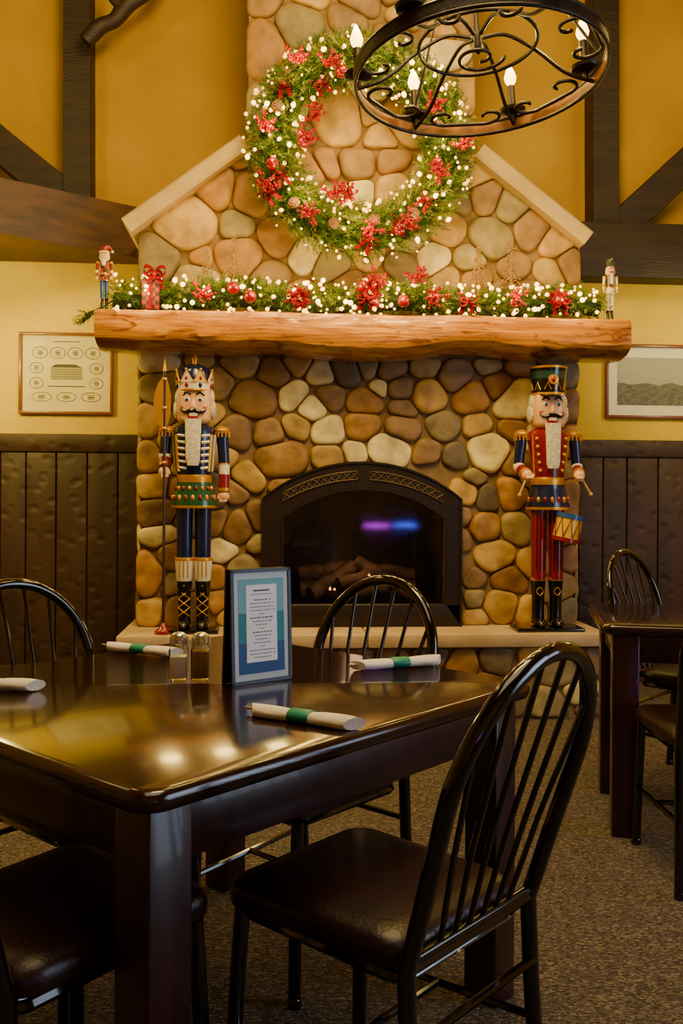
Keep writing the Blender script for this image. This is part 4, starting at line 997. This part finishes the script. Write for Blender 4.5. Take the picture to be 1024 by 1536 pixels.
# low console with LED strip near the wall behind the viewer; it mirrors in the insert glass
con = thing('bar_console', 'low dark console with violet and blue light strip', 'console', (1.72, YB+.19, 0)); led = MB()
led.box((0, 0, .40), (1.0, .3, .8), 0, bev=.01); led.box((0, .0, .82), (1.06, .34, .04), 0, bev=.01); led.obj('cabinet', M_tleg, con)
led = MB(); led.box((-.2, .155, .74), (.34, .012, .05)); led.obj('light_strip', mk('violet_led', (.4, .1, 1), .5, emit=(.75, .05, 1), es=30), con)
led = MB(); led.box((.2, .155, .75), (.3, .012, .05)); led.obj('light_strip', mk('blue_led', (.1, .2, 1), .5, emit=(.08, .15, 1), es=40), con)

# ------------------------------------------------------------------ lights
def light(name, typ, loc, e, col, size=.1, rot=None, sy=None):
    l = bpy.data.lights.new(name, typ); l.energy = e; l.color = col
    if typ == 'AREA':
        l.size = size
        if sy: l.shape = 'RECTANGLE'; l.size_y = sy
    else: l.shadow_soft_size = size
    o = bpy.data.objects.new(name, l); bpy.context.scene.collection.objects.link(o); o.location = loc
    if rot: o.rotation_euler = rot
    return o
W1 = (1, .66, .17)
for i in range(8):
    a = 2*math.pi*i/8; light('wreath_light', 'POINT', wc+Vector((RW*math.cos(a), -.28, RW*math.sin(a))), 6.2, W1, .07)
for i in range(8):
    light('garland_light', 'POINT', (ga.x+(gb.x-ga.x)*(i+.5)/8, 4.72, mzt+.13), 5.2, W1, .06)
for p in lightpts: light('candle_light', 'POINT', chd.matrix_world @ (Vector(p)+Vector((0, 0, .06))), 7, W1, .04)
light('ambient_fill', 'AREA', (.3, 1.2, 4.6), 58, (1, .78, .46), 2.4)  # unseen soft fill added for the room's ambient light, no fixture
light('ambient_fill', 'AREA', (-2.2, 3.6, 3.3), 14, (1, .74, .26), .7, (R(35), 0, R(20)))
light('front_fill', 'AREA', (.4, 2.6, 4.4), 115, (1, .72, .24), 1.2, (R(48), 0, 0))  # unseen fill added to light the stone chimney evenly
light('wall_wash', 'POINT', (-1.75, 5.0, 2.1), 40, (1, .76, .15), .12)  # unseen lights without fixtures, put in to brighten the back wall
light('wall_wash', 'POINT', (2.8, 5.0, 2.2), 20, (1, .78, .24), .12)
light('wall_wash', 'POINT', (-1.6, 4.6, 3.9), 12, (1, .75, .18), .12)
light('wall_wash', 'POINT', (2.7, 4.6, 3.9), 12, (1, .75, .18), .12)
light('window_daylight', 'AREA', (XR-.05, .5, 1.7), 50, (.66, .8, 1), 3.2, (0, R(90), 0), 1.5)
light('ember_glow', 'POINT', (IO.x, YI+.12, ZH+.46), 2.0, (1, .6, .3), .06)
w = bpy.data.worlds.new('World'); bpy.context.scene.world = w; w.use_nodes = True; w.node_tree.nodes['Background'].inputs[0].default_value = (.05, .04, .03, 1)
# ------------------------------------------------------------------ camera
cam = bpy.data.cameras.new('camera'); co = bpy.data.objects.new('camera', cam); bpy.context.scene.collection.objects.link(co)
cam.sensor_width = 36; cam.sensor_height = 36; cam.lens = FPX/1536*36; cam.shift_y = -(768-HY)/1536; cam.clip_start = .02
m = Matrix((CR, CU, -Fw)).transposed().to_4x4(); m.translation = (0, 0, CH); co.matrix_world = m
bpy.context.scene.camera = co
